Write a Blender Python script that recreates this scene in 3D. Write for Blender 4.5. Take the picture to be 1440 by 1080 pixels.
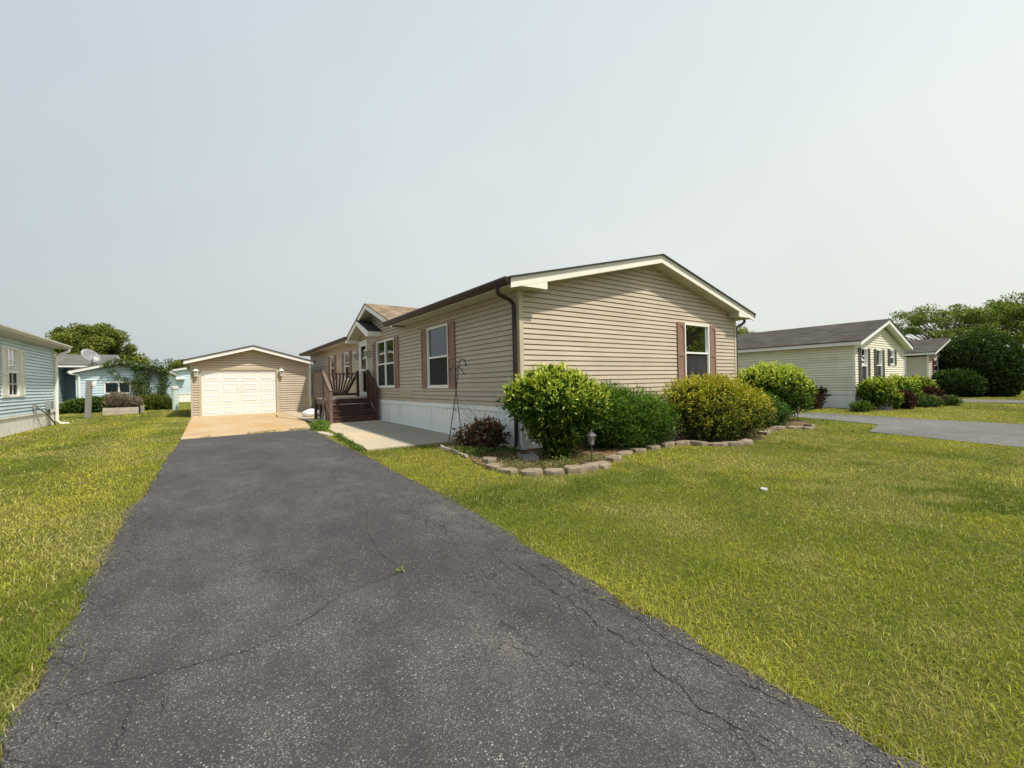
import bpy, math, random
import numpy as np
from mathutils import Vector, Matrix
R = math.radians
random.seed(7); rng = np.random.default_rng(7)
S = bpy.context.scene
for o in list(bpy.data.objects): bpy.data.objects.remove(o)
COL = S.collection

# ------------------------------------------------------------------ camera
CAMZ = 1.30
yaw, pitch, roll = R(35.57), -2/604, 0.022
F0 = Vector((math.sin(yaw), math.cos(yaw), 0)); R0 = Vector((math.cos(yaw), -math.sin(yaw), 0)); U0 = Vector((0, 0, 1))
F = F0*math.cos(pitch)+U0*math.sin(pitch); U = U0*math.cos(pitch)-F0*math.sin(pitch)
RR = R0*math.cos(roll)-U*math.sin(roll); UU = U*math.cos(roll)+R0*math.sin(roll)
cd = bpy.data.cameras.new('camera'); cam = bpy.data.objects.new('camera', cd); COL.objects.link(cam)
mw = Matrix.Identity(4)
for i in range(3): mw[i][0] = RR[i]; mw[i][1] = UU[i]; mw[i][2] = -F[i]
mw[2][3] = CAMZ
cam.matrix_world = mw
cd.sensor_width = 36; cd.lens = 36*604/1440; cd.clip_start = 0.05; cd.clip_end = 2000
S.camera = cam

# ------------------------------------------------------------------ sky and sun
SUN = Vector((.27, -.565, 1.0)).normalized()
elev = math.asin(SUN.z); az = math.atan2(SUN.x, SUN.y)
w = bpy.data.worlds.new('World'); S.world = w; w.use_nodes = True
nt = w.node_tree; N = nt.nodes; L = nt.links
bg = N['Background']
sky = N.new('ShaderNodeTexSky'); sky.sky_type = 'NISHITA'; sky.sun_disc = False
sky.sun_elevation = elev; sky.sun_rotation = az
sky.dust_density = 6.0; sky.air_density = 1.6; sky.ozone_density = 1.0; sky.altitude = 100
hs = N.new('ShaderNodeHueSaturation'); hs.inputs['Saturation'].default_value = .3
L.new(sky.outputs[0], hs.inputs['Color'])
# a thin overcast veil: even grey, paler low down and towards the sun's side of the sky
tc = N.new('ShaderNodeTexCoord'); sx = N.new('ShaderNodeSeparateXYZ'); L.new(tc.outputs['Generated'], sx.inputs[0])
mr = N.new('ShaderNodeMapRange'); mr.inputs['From Min'].default_value = 0; mr.inputs['From Max'].default_value = .75
L.new(sx.outputs['Z'], mr.inputs['Value'])
cr = N.new('ShaderNodeMix'); cr.data_type = 'RGBA'
cr.inputs['A'].default_value = (5.7, 5.95, 5.85, 1); cr.inputs['B'].default_value = (5.2, 5.9, 6.45, 1)
L.new(mr.outputs[0], cr.inputs['Factor'])
dt = N.new('ShaderNodeVectorMath'); dt.operation = 'DOT_PRODUCT'; dt.inputs[1].default_value = (.93, -.25, 0.1)
L.new(tc.outputs['Generated'], dt.inputs[0])
mr2 = N.new('ShaderNodeMapRange'); mr2.inputs['From Min'].default_value = -.6; mr2.inputs['From Max'].default_value = 1
L.new(dt.outputs['Value'], mr2.inputs['Value'])
ns = N.new('ShaderNodeTexNoise'); ns.inputs['Scale'].default_value = 1.3; ns.inputs['Detail'].default_value = 3
L.new(tc.outputs['Generated'], ns.inputs['Vector'])
tint = N.new('ShaderNodeMix'); tint.data_type = 'RGBA'
tint.inputs['A'].default_value = (.74, .79, .83, 1); tint.inputs['B'].default_value = (1.24, 1.20, 1.12, 1)
L.new(mr2.outputs[0], tint.inputs['Factor'])
mul = N.new('ShaderNodeMix'); mul.data_type = 'RGBA'; mul.blend_type = 'MULTIPLY'; mul.inputs['Factor'].default_value = 1
L.new(cr.outputs['Result'], mul.inputs['A']); L.new(tint.outputs['Result'], mul.inputs['B'])
veil = N.new('ShaderNodeMix'); veil.data_type = 'RGBA'; veil.inputs['Factor'].default_value = .8
L.new(hs.outputs[0], veil.inputs['A']); L.new(mul.outputs['Result'], veil.inputs['B'])
ns.inputs['Roughness'].default_value = .6; ns.inputs['Distortion'].default_value = .4
cm = N.new('ShaderNodeMapRange'); cm.inputs['From Min'].default_value = .3; cm.inputs['From Max'].default_value = .7; cm.inputs['To Min'].default_value = .955; cm.inputs['To Max'].default_value = 1.035
L.new(ns.outputs['Fac'], cm.inputs['Value'])
cl = N.new('ShaderNodeVectorMath'); cl.operation = 'SCALE'; L.new(veil.outputs['Result'], cl.inputs[0]); L.new(cm.outputs[0], cl.inputs['Scale'])
L.new(cl.outputs[0], bg.inputs['Color']); bg.inputs['Strength'].default_value = .094
sd = bpy.data.lights.new('sun', 'SUN'); sd.energy = 3.3; sd.angle = R(2.0); sd.color = (1, .93, .82)
so = bpy.data.objects.new('sun', sd); COL.objects.link(so)
so.rotation_euler = SUN.to_track_quat('Z', 'Y').to_euler(); so.location = (0, 0, 30)
S.view_settings.view_transform = 'Standard'; S.view_settings.look = 'None'
S.view_settings.exposure = 0.55; S.view_settings.gamma = 1

# ------------------------------------------------------------------ helpers
def g(y):
    return float(np.interp(y, [-8, 0, 3, 6.5, 14, 22, 60], [-.14, -.12, -.08, 0, .09, .12, .12]))
GY = lambda y: np.interp(y, [-8, 0, 3, 6.5, 14, 22, 60], [-.14, -.12, -.08, 0, .09, .12, .12])

MATS = {}
def srgb(*c): return tuple(((v/255)/12.92 if v/255 <= .04045 else ((v/255+.055)/1.055)**2.4) for v in c)
class NT:
    def __init__(s, name):
        s.m = bpy.data.materials.new(name); s.m.use_nodes = True; s.t = s.m.node_tree
        s.b = s.t.nodes['Principled BSDF']; s.o = s.t.nodes['Material Output']
    def n(s, ty, **kw):
        x = s.t.nodes.new('ShaderNode'+ty)
        for k, v in kw.items():
            if k in x.inputs: x.inputs[k].default_value = v
            else: setattr(x, k, v)
        return x
    def l(s, a, b): s.t.links.new(a, b)
    def pos(s, sx=1, sy=1, sz=1):
        ge = s.n('NewGeometry'); mp = s.n('Mapping'); mp.inputs['Scale'].default_value = (sx, sy, sz)
        s.l(ge.outputs['Position'], mp.inputs['Vector']); return mp.outputs[0]
    def noise(s, vec, scale, detail=3, rough=.55, dist=0):
        x = s.n('TexNoise'); x.inputs['Scale'].default_value = scale; x.inputs['Detail'].default_value = detail
        x.inputs['Roughness'].default_value = rough; x.inputs['Distortion'].default_value = dist
        s.l(vec, x.inputs['Vector']); return x.outputs['Fac']
    def ramp(s, fac, a, b, lo=0., hi=1.):
        x = s.n('MapRange'); x.inputs['From Min'].default_value = a; x.inputs['From Max'].default_value = b
        x.inputs['To Min'].default_value = lo; x.inputs['To Max'].default_value = hi
        s.l(fac, x.inputs['Value']); return x.outputs[0]
    def mix(s, fac, a, b, blend='MIX'):
        x = s.n('Mix'); x.data_type = 'RGBA'; x.blend_type = blend
        for k, v in (('Factor', fac), ('A', a), ('B', b)):
            if isinstance(v, (int, float)): x.inputs[k].default_value = v
            elif isinstance(v, tuple): x.inputs[k].default_value = (*v[:3], 1)
            else: s.l(v, x.inputs[k])
        return x.outputs['Result']
    def math(s, op, a, b=None):
        x = s.n('Math'); x.operation = op
        for i, v in enumerate((a, b)):
            if v is None: continue
            if isinstance(v, (int, float)): x.inputs[i].default_value = v
            else: s.l(v, x.inputs[i])
        return x.outputs[0]
    def bump(s, h, strength=.3, dist=.01):
        x = s.n('Bump'); x.inputs['Strength'].default_value = strength; x.inputs['Distance'].default_value = dist
        s.l(h, x.inputs['Height']); s.l(x.outputs[0], s.b.inputs['Normal'])
    def col(s, c): s.l(c, s.b.inputs['Base Color'])

def mat(name, c, rough=.6, var=.08, scale=2.5, bump=0, bscale=60, spec=.4, metal=0, stretch=(1, 1, 1), dirt=None):
    if name in MATS: return MATS[name]
    t = NT(name); p = t.pos(*stretch)
    f = t.ramp(t.noise(p, scale, 4), .3, .7)
    cc = t.mix(f, tuple(v*(1-var) for v in c), tuple(min(1, v*(1+var)) for v in c))
    f2 = t.ramp(t.noise(t.pos(), scale*11, 3), .25, .75)
    cc = t.mix(f2, t.mix(1., cc, (1-var*.5,)*3, 'MULTIPLY'), cc)
    if dirt:
        cc = t.mix(t.ramp(t.noise(t.pos(1.2, 1.2, .35), 2.2, 5, .65), .52, .75, 0, dirt[1]), cc, dirt[0])
    t.col(cc); t.b.inputs['Roughness'].default_value = rough; t.b.inputs['Metallic'].default_value = metal
    t.b.inputs['Specular IOR Level'].default_value = spec
    if bump: t.bump(t.noise(t.pos(), bscale, 3), bump, .004)
    MATS[name] = t.m; return t.m

def panelmat(name, c, dirtc, amt):
    t = NT(name); ge = t.n('NewGeometry'); sp = t.n('SeparateXYZ'); t.l(ge.outputs['Position'], sp.inputs[0])
    cb = t.n('CombineXYZ'); t.l(t.math('ADD', sp.outputs['X'], sp.outputs['Y']), cb.inputs[0]); t.l(sp.outputs['Z'], cb.inputs[1])
    br = t.n('TexBrick'); br.offset = .37; br.inputs['Scale'].default_value = 1; br.inputs['Brick Width'].default_value = 3.66; br.inputs['Row Height'].default_value = .2032
    br.inputs['Mortar Size'].default_value = .0; br.inputs['Color1'].default_value = (.93, .93, .93, 1); br.inputs['Color2'].default_value = (1.05, 1.04, 1.03, 1)
    t.l(cb.outputs[0], br.inputs['Vector'])
    cc = t.mix(t.ramp(t.noise(t.pos(1, 1, 3), 1.2, 4), .3, .7), tuple(v*.94 for v in c), tuple(min(1, v*1.05) for v in c))
    cc = t.mix(1., cc, br.outputs['Color'], 'MULTIPLY')
    cc = t.mix(t.ramp(t.noise(t.pos(1.2, 1.2, .35), 2.2, 5, .65), .5, .75, 0, amt), cc, dirtc)
    low = t.math('MULTIPLY', t.ramp(sp.outputs['Z'], 1.25, .8), t.ramp(t.noise(t.pos(3, 3, 1), 2, 4, .7), .4, .7, 0, .5)); cc = t.mix(low, cc, dirtc)
    t.col(cc); t.b.inputs['Roughness'].default_value = .5; t.b.inputs['Specular IOR Level'].default_value = .35
    t.bump(t.noise(t.pos(.6, .6, 6), 3, 2), .25, .01); MATS[name] = t.m
def shingle(name, c1, c2, along='y', streak=.25):
    t = NT(name); ge = t.n('NewGeometry'); sp = t.n('SeparateXYZ'); t.l(ge.outputs['Position'], sp.inputs[0])
    a, b = ('Y', 'X') if along == 'y' else ('X', 'Y')
    cb = t.n('CombineXYZ'); t.l(sp.outputs[a], cb.inputs[0]); t.l(sp.outputs[b], cb.inputs[1])
    br = t.n('TexBrick'); br.offset = .5; br.inputs['Scale'].default_value = 1
    br.inputs['Brick Width'].default_value = .26; br.inputs['Row Height'].default_value = .14
    br.inputs['Mortar Size'].default_value = .006; br.inputs['Color1'].default_value = (*c1, 1); br.inputs['Color2'].default_value = (*c2, 1)
    br.inputs['Mortar'].default_value = tuple(v*.45 for v in c1)+(1,)
    t.l(cb.outputs[0], br.inputs['Vector'])
    n1 = t.ramp(t.noise(t.pos(), 1.1, 4, .6), .35, .7)
    c = t.mix(n1, br.outputs['Color'], t.mix(1., br.outputs['Color'], (1-streak,)*3, 'MULTIPLY'))
    n2 = t.ramp(t.noise(t.pos(), 90, 2), .3, .7)
    c = t.mix(n2, t.mix(1., c, (.8, .8, .8), 'MULTIPLY'), c)
    t.col(c); t.b.inputs['Roughness'].default_value = 1; t.b.inputs['Specular IOR Level'].default_value = .08
    t.bump(br.outputs['Fac'], -.5, .01); MATS[name] = t.m; return t.m

def glassmat():
    t = NT('window_glass'); t.t.nodes.remove(t.b)
    gl = t.n('BsdfGlossy'); gl.inputs['Roughness'].default_value = .012; gl.inputs['Color'].default_value = (.95, .97, 1, 1)
    tr = t.n('BsdfTransparent'); tr.inputs['Color'].default_value = (.72, .76, .76, 1)
    fr = t.n('Fresnel'); fr.inputs['IOR'].default_value = 1.65
    wv = t.n('Bump'); wv.inputs['Strength'].default_value = .05; wv.inputs['Distance'].default_value = .01
    t.l(t.noise(t.pos(), 1.7, 1), wv.inputs['Height']); t.l(wv.outputs[0], gl.inputs['Normal'])
    mx = t.n('MixShader'); t.l(t.math('MINIMUM', t.math('MULTIPLY', fr.outputs[0], 1.25), 1.0), mx.inputs[0])
    t.l(tr.outputs[0], mx.inputs[1]); t.l(gl.outputs[0], mx.inputs[2])
    t.l(mx.outputs[0], t.o.inputs['Surface']); MATS['window_glass'] = t.m; return t.m

def screenmat():
    t = NT('screen'); tr = t.n('BsdfTransparent'); t.b.inputs['Base Color'].default_value = (.03, .03, .03, 1); t.b.inputs['Roughness'].default_value = .8
    mx = t.n('MixShader'); mx.inputs[0].default_value = .62; t.l(tr.outputs[0], mx.inputs[1]); t.l(t.b.outputs[0], mx.inputs[2]); t.l(mx.outputs[0], t.o.inputs['Surface']); MATS['screen'] = t.m
def leafmat(name='leaf', trans=.3, rough=.5):
    t = NT(name); at = t.n('Attribute'); at.attribute_name = 'Col'
    t.l(at.outputs['Color'], t.b.inputs['Base Color']); t.b.inputs['Roughness'].default_value = rough
    t.b.inputs['Specular IOR Level'].default_value = .25
    tl = t.n('BsdfTranslucent'); t.l(t.mix(1., at.outputs['Color'], (1.15, 1.2, .6), 'MULTIPLY'), tl.inputs['Color'])
    mx = t.n('MixShader'); mx.inputs[0].default_value = trans
    t.l(t.b.outputs[0], mx.inputs[1]); t.l(tl.outputs[0], mx.inputs[2]); t.l(mx.outputs[0], t.o.inputs['Surface'])
    MATS[name] = t.m; return t.m

def tag(o, label=None, cat=None, group=None, kind=None):
    if label: o['label'] = label
    if cat: o['category'] = cat
    if group: o['group'] = group
    if kind: o['kind'] = kind
    return o
def thing(name, loc, label, cat, group=None, rz=0):
    o = bpy.data.objects.new(name, None); COL.objects.link(o); o.location = loc; o.rotation_euler = (0, 0, rz)
    o.empty_display_size = .1
    return tag(o, label, cat, group)
def rootloc(p):
    while p.parent: p = p.parent
    return Vector(p.location)
def finish(me, name, m, parent, loc, smooth):
    o = bpy.data.objects.new(name, me); COL.objects.link(o)
    if m: me.materials.append(m)
    if parent: o.parent = parent
    elif loc is not None: o.location = loc
    if smooth: me.polygons.foreach_set('use_smooth', [True]*len(me.polygons))
    return o
class MB:
    def __init__(s): s.v = []; s.f = []
    def add(s, vs, fs):
        k = len(s.v); s.v += [tuple(v) for v in vs]; s.f += [tuple(i+k for i in f) for f in fs]; return s
    def box(s, x0, x1, y0, y1, z0, z1):
        return s.add([(x0,y0,z0),(x1,y0,z0),(x1,y1,z0),(x0,y1,z0),(x0,y0,z1),(x1,y0,z1),(x1,y1,z1),(x0,y1,z1)],
                     [(0,3,2,1),(4,5,6,7),(0,1,5,4),(1,2,6,5),(2,3,7,6),(3,0,4,7)])
    def prism(s, pts, fn, a, b):
        n = len(pts)
        return s.add([fn(p, a) for p in pts]+[fn(p, b) for p in pts],
                     [tuple(range(n-1, -1, -1)), tuple(range(n, 2*n))]+[(i, (i+1) % n, n+(i+1) % n, n+i) for i in range(n)])
    def beam(s, p0, p1, wd, th, up=(0, 0, 1)):
        p0 = Vector(p0); p1 = Vector(p1); d = (p1-p0).normalized(); up = Vector(up)
        sd = d.cross(up)
        if sd.length < 1e-4: sd = d.cross(Vector((1, 0, 0)))
        sd.normalize(); u = sd.cross(d).normalized()
        vs = [p+sd*(i*wd/2)+u*(j*th/2) for p in (p0, p1) for i, j in ((-1,-1),(1,-1),(1,1),(-1,1))]
        return s.add(vs, [(3,2,1,0),(4,5,6,7),(0,1,5,4),(1,2,6,5),(2,3,7,6),(3,0,4,7)])
    def tube(s, path, rad, n=8, cap=True):
        path = [Vector(p) for p in path]
        if not hasattr(rad, '__len__'): rad = [rad]*len(path)
        rings = []; prev = None
        for i, p in enumerate(path):
            d = (path[min(i+1, len(path)-1)]-path[max(i-1, 0)]).normalized()
            a = prev if prev else (Vector((0, 0, 1)) if abs(d.z) < .9 else Vector((1, 0, 0)))
            x = (a-d*a.dot(d)).normalized(); prev = x; y = d.cross(x)
            rings.append([p+x*(rad[i]*math.cos(2*math.pi*k/n))+y*(rad[i]*math.sin(2*math.pi*k/n)) for k in range(n)])
        vs = [v for r in rings for v in r]; fs = []
        for i in range(len(path)-1):
            for k in range(n): fs.append((i*n+k, i*n+(k+1) % n, (i+1)*n+(k+1) % n, (i+1)*n+k))
        if cap: fs += [tuple(range(n-1, -1, -1)), tuple((len(path)-1)*n+k for k in range(n))]
        return s.add(vs, fs)
    def lathe(s, c, prof, n=12, rot=0):
        vs = []; fs = []
        for r, z in prof: vs += [(c[0]+r*math.cos(rot+2*math.pi*k/n), c[1]+r*math.sin(rot+2*math.pi*k/n), c[2]+z) for k in range(n)]
        for i in range(len(prof)-1):
            for k in range(n): fs.append((i*n+k, i*n+(k+1) % n, (i+1)*n+(k+1) % n, (i+1)*n+k))
        fs += [tuple(range(n-1, -1, -1)), tuple((len(prof)-1)*n+k for k in range(n))]
        return s.add(vs, fs)
    def build(s, name, m, parent=None, loc=None, smooth=False):
        off = rootloc(parent) if parent else Vector(loc or (0, 0, 0))
        me = bpy.data.meshes.new(name)
        me.from_pydata([(v[0]-off.x, v[1]-off.y, v[2]-off.z) for v in s.v], [], s.f); me.update()
        return finish(me, name, m, parent, loc, smooth)

class PL:   # a vertical plane: origin, direction along it, outward normal
    def __init__(s, O, u, n): s.O = O; s.u = u; s.n = n
    def __call__(s, u, v, z): return (s.O[0]+s.u[0]*u+s.n[0]*v, s.O[1]+s.u[1]*u+s.n[1]*v, z)
    def box(s, mb, u0, u1, v0, v1, z0, z1):
        P = [s(u, v, z) for z in (z0, z1) for u, v in ((u0,v0),(u1,v0),(u1,v1),(u0,v1))]
        return mb.add(P, [(0,3,2,1),(4,5,6,7),(0,1,5,4),(1,2,6,5),(2,3,7,6),(3,0,4,7)])

def siding(mb, pl, u0, u1, z0, z1, holes=(), gable=None, c=.1016, lip=.018, base=None, slot=.017):
    """lapped horizontal siding; gable=(u_left,z_left,u_peak,z_peak,u_right,z_right)"""
    base = z0 if base is None else base
    def rng_at(z):
        if not gable: return u0, u1
        ul, zl, up, zp, ur, zr = gable
        a = u0 if z <= zl else ul+(up-ul)*min(1, (z-zl)/(zp-zl))
        b = u1 if z <= zr else ur+(up-ur)*min(1, (z-zr)/(zp-zr))
        return max(a, u0), min(b, u1)
    top = gable[3] if gable else z1
    k = math.floor((z0-base)/c+1e-6)
    while base+k*c < top-1e-4:
        zb = base+k*c; zt = zb+c
        cuts = sorted(set([max(zb, z0), min(zt, top)]+[z for h in holes for z in h[2:] if zb < z < min(zt, top)]
                          +([z for z in (gable[1], gable[5]) if zb < z < zt] if gable else [])))
        for a, b in zip(cuts, cuts[1:]):
            if b-a < 1e-5: continue
            oa = lip*(1-(a-zb)/c)+.001; ob = lip*(1-(b-zb)/c)+.001; mid = (a+b)/2
            la, ra = rng_at(a); lb, rb = rng_at(b)
            ivs = [(min(la, lb), max(ra, rb))]
            for h in holes:
                if h[2] < mid < h[3]:
                    n = []
                    for p, q in ivs:
                        if h[1] <= p or h[0] >= q: n.append((p, q)); continue
                        if h[0] > p: n.append((p, h[0]))
                        if h[1] < q: n.append((h[1], q))
                    ivs = n
            for p, q in ivs:
                pa, qa = max(p, la), min(q, ra); pb, qb = max(p, lb), min(q, rb)
                if qa <= pa: continue
                if qb < pb: qb = pb = (pb+qb)/2
                if abs(b-zt) < 1e-6 and b-a > slot*1.5:     # the shadow gap under the next course's butt edge
                    zc = b-slot; t_ = (zc-a)/(b-a); pc = pa+(pb-pa)*t_; qc = qa+(qb-qa)*t_; oc = lip*(1-(zc-zb)/c)+.001
                    mb.add([pl(pa, oa, a), pl(qa, oa, a), pl(qc, oc, zc), pl(pc, oc, zc)], [(0, 1, 2, 3)])
                    mb.add([pl(pc, oc, zc), pl(qc, oc, zc), pl(qc, -.016, zc), pl(pc, -.016, zc)], [(0, 1, 2, 3)])
                    mb.add([pl(pc, -.016, zc), pl(qc, -.016, zc), pl(qb, -.016, b), pl(pb, -.016, b)], [(0, 1, 2, 3)])
                else:
                    mb.add([pl(pa, oa, a), pl(qa, oa, a), pl(qb, ob, b), pl(pb, ob, b)], [(0, 1, 2, 3)])
                if abs(a-zb) < 1e-6 and k > 0:
                    mb.add([pl(pa, -.016, a), pl(qa, -.016, a), pl(qa, oa, a), pl(pa, oa, a)], [(0, 1, 2, 3)])
        k += 1
    return mb

CURT = None
def window(parent, pl, u0, u1, z0, z1, rail=True, mull=1, grid=(1, 1), curtain='sheer', fr=.05, shut=None, shm=None, fm=None, label=None, label_sh=None, screen=True):
    fm = fm or MATS['white_trim']
    mb = MB(); f = fr
    pl.box(mb, u0, u1, -.05, .034, z1-f, z1); pl.box(mb, u0-.012, u1+.012, -.05, .042, z0, z0+f)
    pl.box(mb, u0, u0+f, -.05, .032, z0+f, z1-f); pl.box(mb, u1-f, u1, -.05, .032, z0+f, z1-f)
    W = (u1-u0)/mull
    for i in range(1, mull): pl.box(mb, u0+W*i-f*.6, u0+W*i+f*.6, -.05, .03, z0+f, z1-f)
    zr = (z0+z1)/2
    for i in range(mull):
        a = u0+W*i+(f if i == 0 else f*.6); b = u0+W*(i+1)-(f if i == mull-1 else f*.6)
        if rail:
            pl.box(mb, a, b, -.03, .022, zr-.022, zr+.026)
            for x0, x1 in ((a, a+.025), (b-.025, b)): pl.box(mb, x0, x1, -.03, .012, z0+f, zr-.022)
            pl.box(mb, a+.025, b-.025, -.03, .012, z0+f, z0+f+.03)
        if grid != (1, 1):
            for j in range(1, grid[0]):
                x = a+(b-a)*j/grid[0]; pl.box(mb, x-.01, x+.01, -.012, .008, z0+f+.03, zr-.022); pl.box(mb, x-.01, x+.01, -.012, .008, zr+.026, z1-f)
            for zz0, zz1 in ((z0+f, zr), (zr, z1-f)):
                for j in range(1, grid[1]):
                    z = zz0+(zz1-zz0)*j/grid[1]; pl.box(mb, a, b, -.011, .007, z-.01, z+.01)
    wo = mb.build('window', fm, parent)
    if label: wo['label'] = label
    for i in range(mull):
        a = u0+W*i+f*.6; b = u0+W*(i+1)-f*.6
        gb = MB(); pl.box(gb, a, b, -.024, -.018, z0+f*.6, z1-f*.6); gb.build('pane', MATS['window_glass'], wo)
    if rail and screen:
        for i in range(mull):
            a = u0+W*i+f*.6; b = u0+W*(i+1)-f*.6
            gb = MB(); pl.box(gb, a, b, -.010, -.008, z0+f*.6, zr-.02); gb.build('insect_screen', MATS['screen'], wo)
    if curtain:
        cb = MB(); n = 40; vs = []; fs = []
        for part, (a, b) in enumerate(([(u0+.02, (u0+u1)/2+.0), ((u0+u1)/2+.0, u1-.02)] if curtain == 'tied' else [(u0+.02, u1-.02)])):
            k0 = len(vs)
            for j in range(9):
                tz = j/8; z = z1-.06-(z1-z0-.1)*tz
                if curtain == 'tied': sq = 1-.55*math.sin(math.pi*min(1, tz*1.25))**1.3
                else: sq = 1
                for i in range(n+1):
                    t = i/n
                    u = (a+(b-a)*t*sq) if part == 0 else (b-(b-a)*t*sq)
                    vs.append(pl(u, -.085+.022*math.sin(t*38+part)+.01*math.sin(t*17+j*.3), z))
            for j in range(8):
                for i in range(n): q = k0+j*(n+1)+i; fs.append((q, q+1, q+n+2, q+n+1))
        cb.add(vs, fs); cb.build('curtain', MATS[{'blind': 'curtain_dark', 'tied': 'curtain_lace'}.get(curtain, 'curtain')], wo, smooth=True)
    if shut:
        for sidx, (a, b) in enumerate(shut):
            sb = MB(); pl.box(sb, a, b, .012, .030, z0-.0, z1)
            st = .045
            pl.box(sb, a, a+st, .030, .044, z0, z1); pl.box(sb, b-st, b, .030, .044, z0, z1)
            zm = z0+(z1-z0)*.47
            for p, q in ((z0, z0+.09), (zm-.045, zm+.045), (z1-.09, z1)): pl.box(sb, a+st, b-st, .030, .044, p, q)
            # arched head of the upper panel and louvres
            m = (a+b)/2; wv = (b-a)/2-st
            for j in range(6):
                t0 = -1+2*j/6; t1 = t0+2/6
                h0 = .07*(t0*t0); h1 = .07*(t1*t1)
                sb.prism([(m+wv*t0, z1-.09-h0), (m+wv*t1, z1-.09-h1), (m+wv*t1, z1-.09), (m+wv*t0, z1-.09)], lambda p, v: pl(p[0], v, p[1]), .030, .043)
            so_ = sb.build('shutter', shm, parent)
            if label_sh: so_['label'] = label_sh
    return wo

def slopes(u_l, z_l, u_p, z_p, u_r, z_r, drop_top, drop_bot):
    a = [(u_l, z_l-drop_bot), (u_p, z_p-drop_bot), (u_p, z_p-drop_top), (u_l, z_l-drop_top)]
    b = [(u_p, z_p-drop_bot), (u_r, z_r-drop_bot), (u_r, z_r-drop_top), (u_p, z_p-drop_top)]
    return a, b

def skirt(mb, pl, u0, u1, zt, groove=.2):
    """grooved vertical skirting panel following the ground"""
    u = u0; k = 0; gr = random.Random(3)
    while u < u1-1e-6:
        e = min(u1, u+groove*gr.choice((.55, 1, 1, 1.3)))
        def zb(x): return g(pl(x, 0, 0)[1])-.02
        for a, b, v in ((u, e-.016, .0), (e-.016, e, -.016)):
            if b <= a: continue
            mb.add([pl(a, v, zb(a)), pl(b, v, zb(b)), pl(b, v, zt), pl(a, v, zt)], [(0, 1, 2, 3)])
        for a, v0, v1 in ((e-.016, 0, -.016), (e, -.016, 0)):
            mb.add([pl(a, v0, zb(a)), pl(a, v1, zb(a)), pl(a, v1, zt), pl(a, v0, zt)], [(0, 1, 2, 3)])
        u = e; k += 1
    return mb

# ---- foliage
def rnd_dir(n, r=rng):
    v = r.normal(size=(n, 3)); return v/np.linalg.norm(v, axis=1)[:, None]
def nrm(v): return v/np.maximum(np.linalg.norm(v, axis=1), 1e-9)[:, None]
def leaf_mesh(name, P, A, Nn, ln, wd, col, m, parent=None, loc=None, fold=.15):
    off = np.array(rootloc(parent) if parent else Vector(loc or (0, 0, 0)))
    P = P-off; A = nrm(A); Sd = nrm(np.cross(Nn, A)); Nn = np.cross(A, Sd); n = len(P)
    ln = ln[:, None]; wd = wd[:, None]
    V = np.empty((n, 4, 3)); V[:, 0] = P
    V[:, 1] = P+A*ln*.45+Sd*wd*.5+Nn*wd*fold; V[:, 2] = P+A*ln-Nn*ln*.12; V[:, 3] = P+A*ln*.45-Sd*wd*.5+Nn*wd*fold
    me = bpy.data.meshes.new(name); me.vertices.add(n*4); me.vertices.foreach_set('co', V.ravel())
    idx = (np.arange(n)*4)[:, None]+np.array([0, 1, 2, 0, 2, 3]); idx = idx.ravel()
    me.loops.add(len(idx)); me.loops.foreach_set('vertex_index', idx.astype(np.int32))
    me.polygons.add(n*2); me.polygons.foreach_set('loop_start', (np.arange(n*2)*3).astype(np.int32))
    me.polygons.foreach_set('loop_total', np.full(n*2, 3, np.int32)); me.update(calc_edges=True)
    ca = me.color_attributes.new('Col', 'FLOAT_COLOR', 'POINT')
    c4 = np.ones((n, 4, 4)); c4[:, :, :3] = col[:, None, :]; ca.data.foreach_set('color', c4.ravel())
    return finish(me, name, m, parent, loc, False)

def wob(d, seed, f=2.2):
    r = np.random.default_rng(seed); out = 0
    for k in range(6):
        w_ = r.normal(size=3)*f*(1+.5*k); out = out+np.sin(d@w_+r.uniform(0, 6.3))/(1+.4*k)
    return out/2.6
def blob_points(blobs, n, depth=.35, bump=.1, seed=1, zmin=-9, freq=2.2, inner=.62):
    B = np.array(blobs, float); ar = (B[:, 3]*B[:, 4]*B[:, 5])**(2/3); ar /= ar.sum()
    k = rng.choice(len(B), size=int(n*1.6), p=ar); d = rnd_dir(len(k))
    rad = (1+bump*wob(d+B[k, :3]*.7, seed, freq))*(1-depth*rng.random(len(k))**1.6)
    P = B[k, :3]+d*B[k, 3:6]*rad[:, None]
    ok = P[:, 2] > zmin
    for i in range(len(B)):
        q = (((P-B[i, :3])/B[i, 3:6])**2).sum(1); ok &= ~((q < inner**2) & (k != i))
    P = P[ok][:n]; d = d[ok][:n]; k = k[ok][:n]; rad = rad[ok][:n]
    nr = nrm(d/B[k, 3:6])
    return P, nr, rad
def pick(cols, n, wts=None):
    cols = np.array(cols); k = rng.choice(len(cols), size=n, p=wts); c = cols[k]
    return c*(1+rng.normal(0, .12, (n, 1)))*(1+rng.normal(0, .04, (n, 3)))
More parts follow.
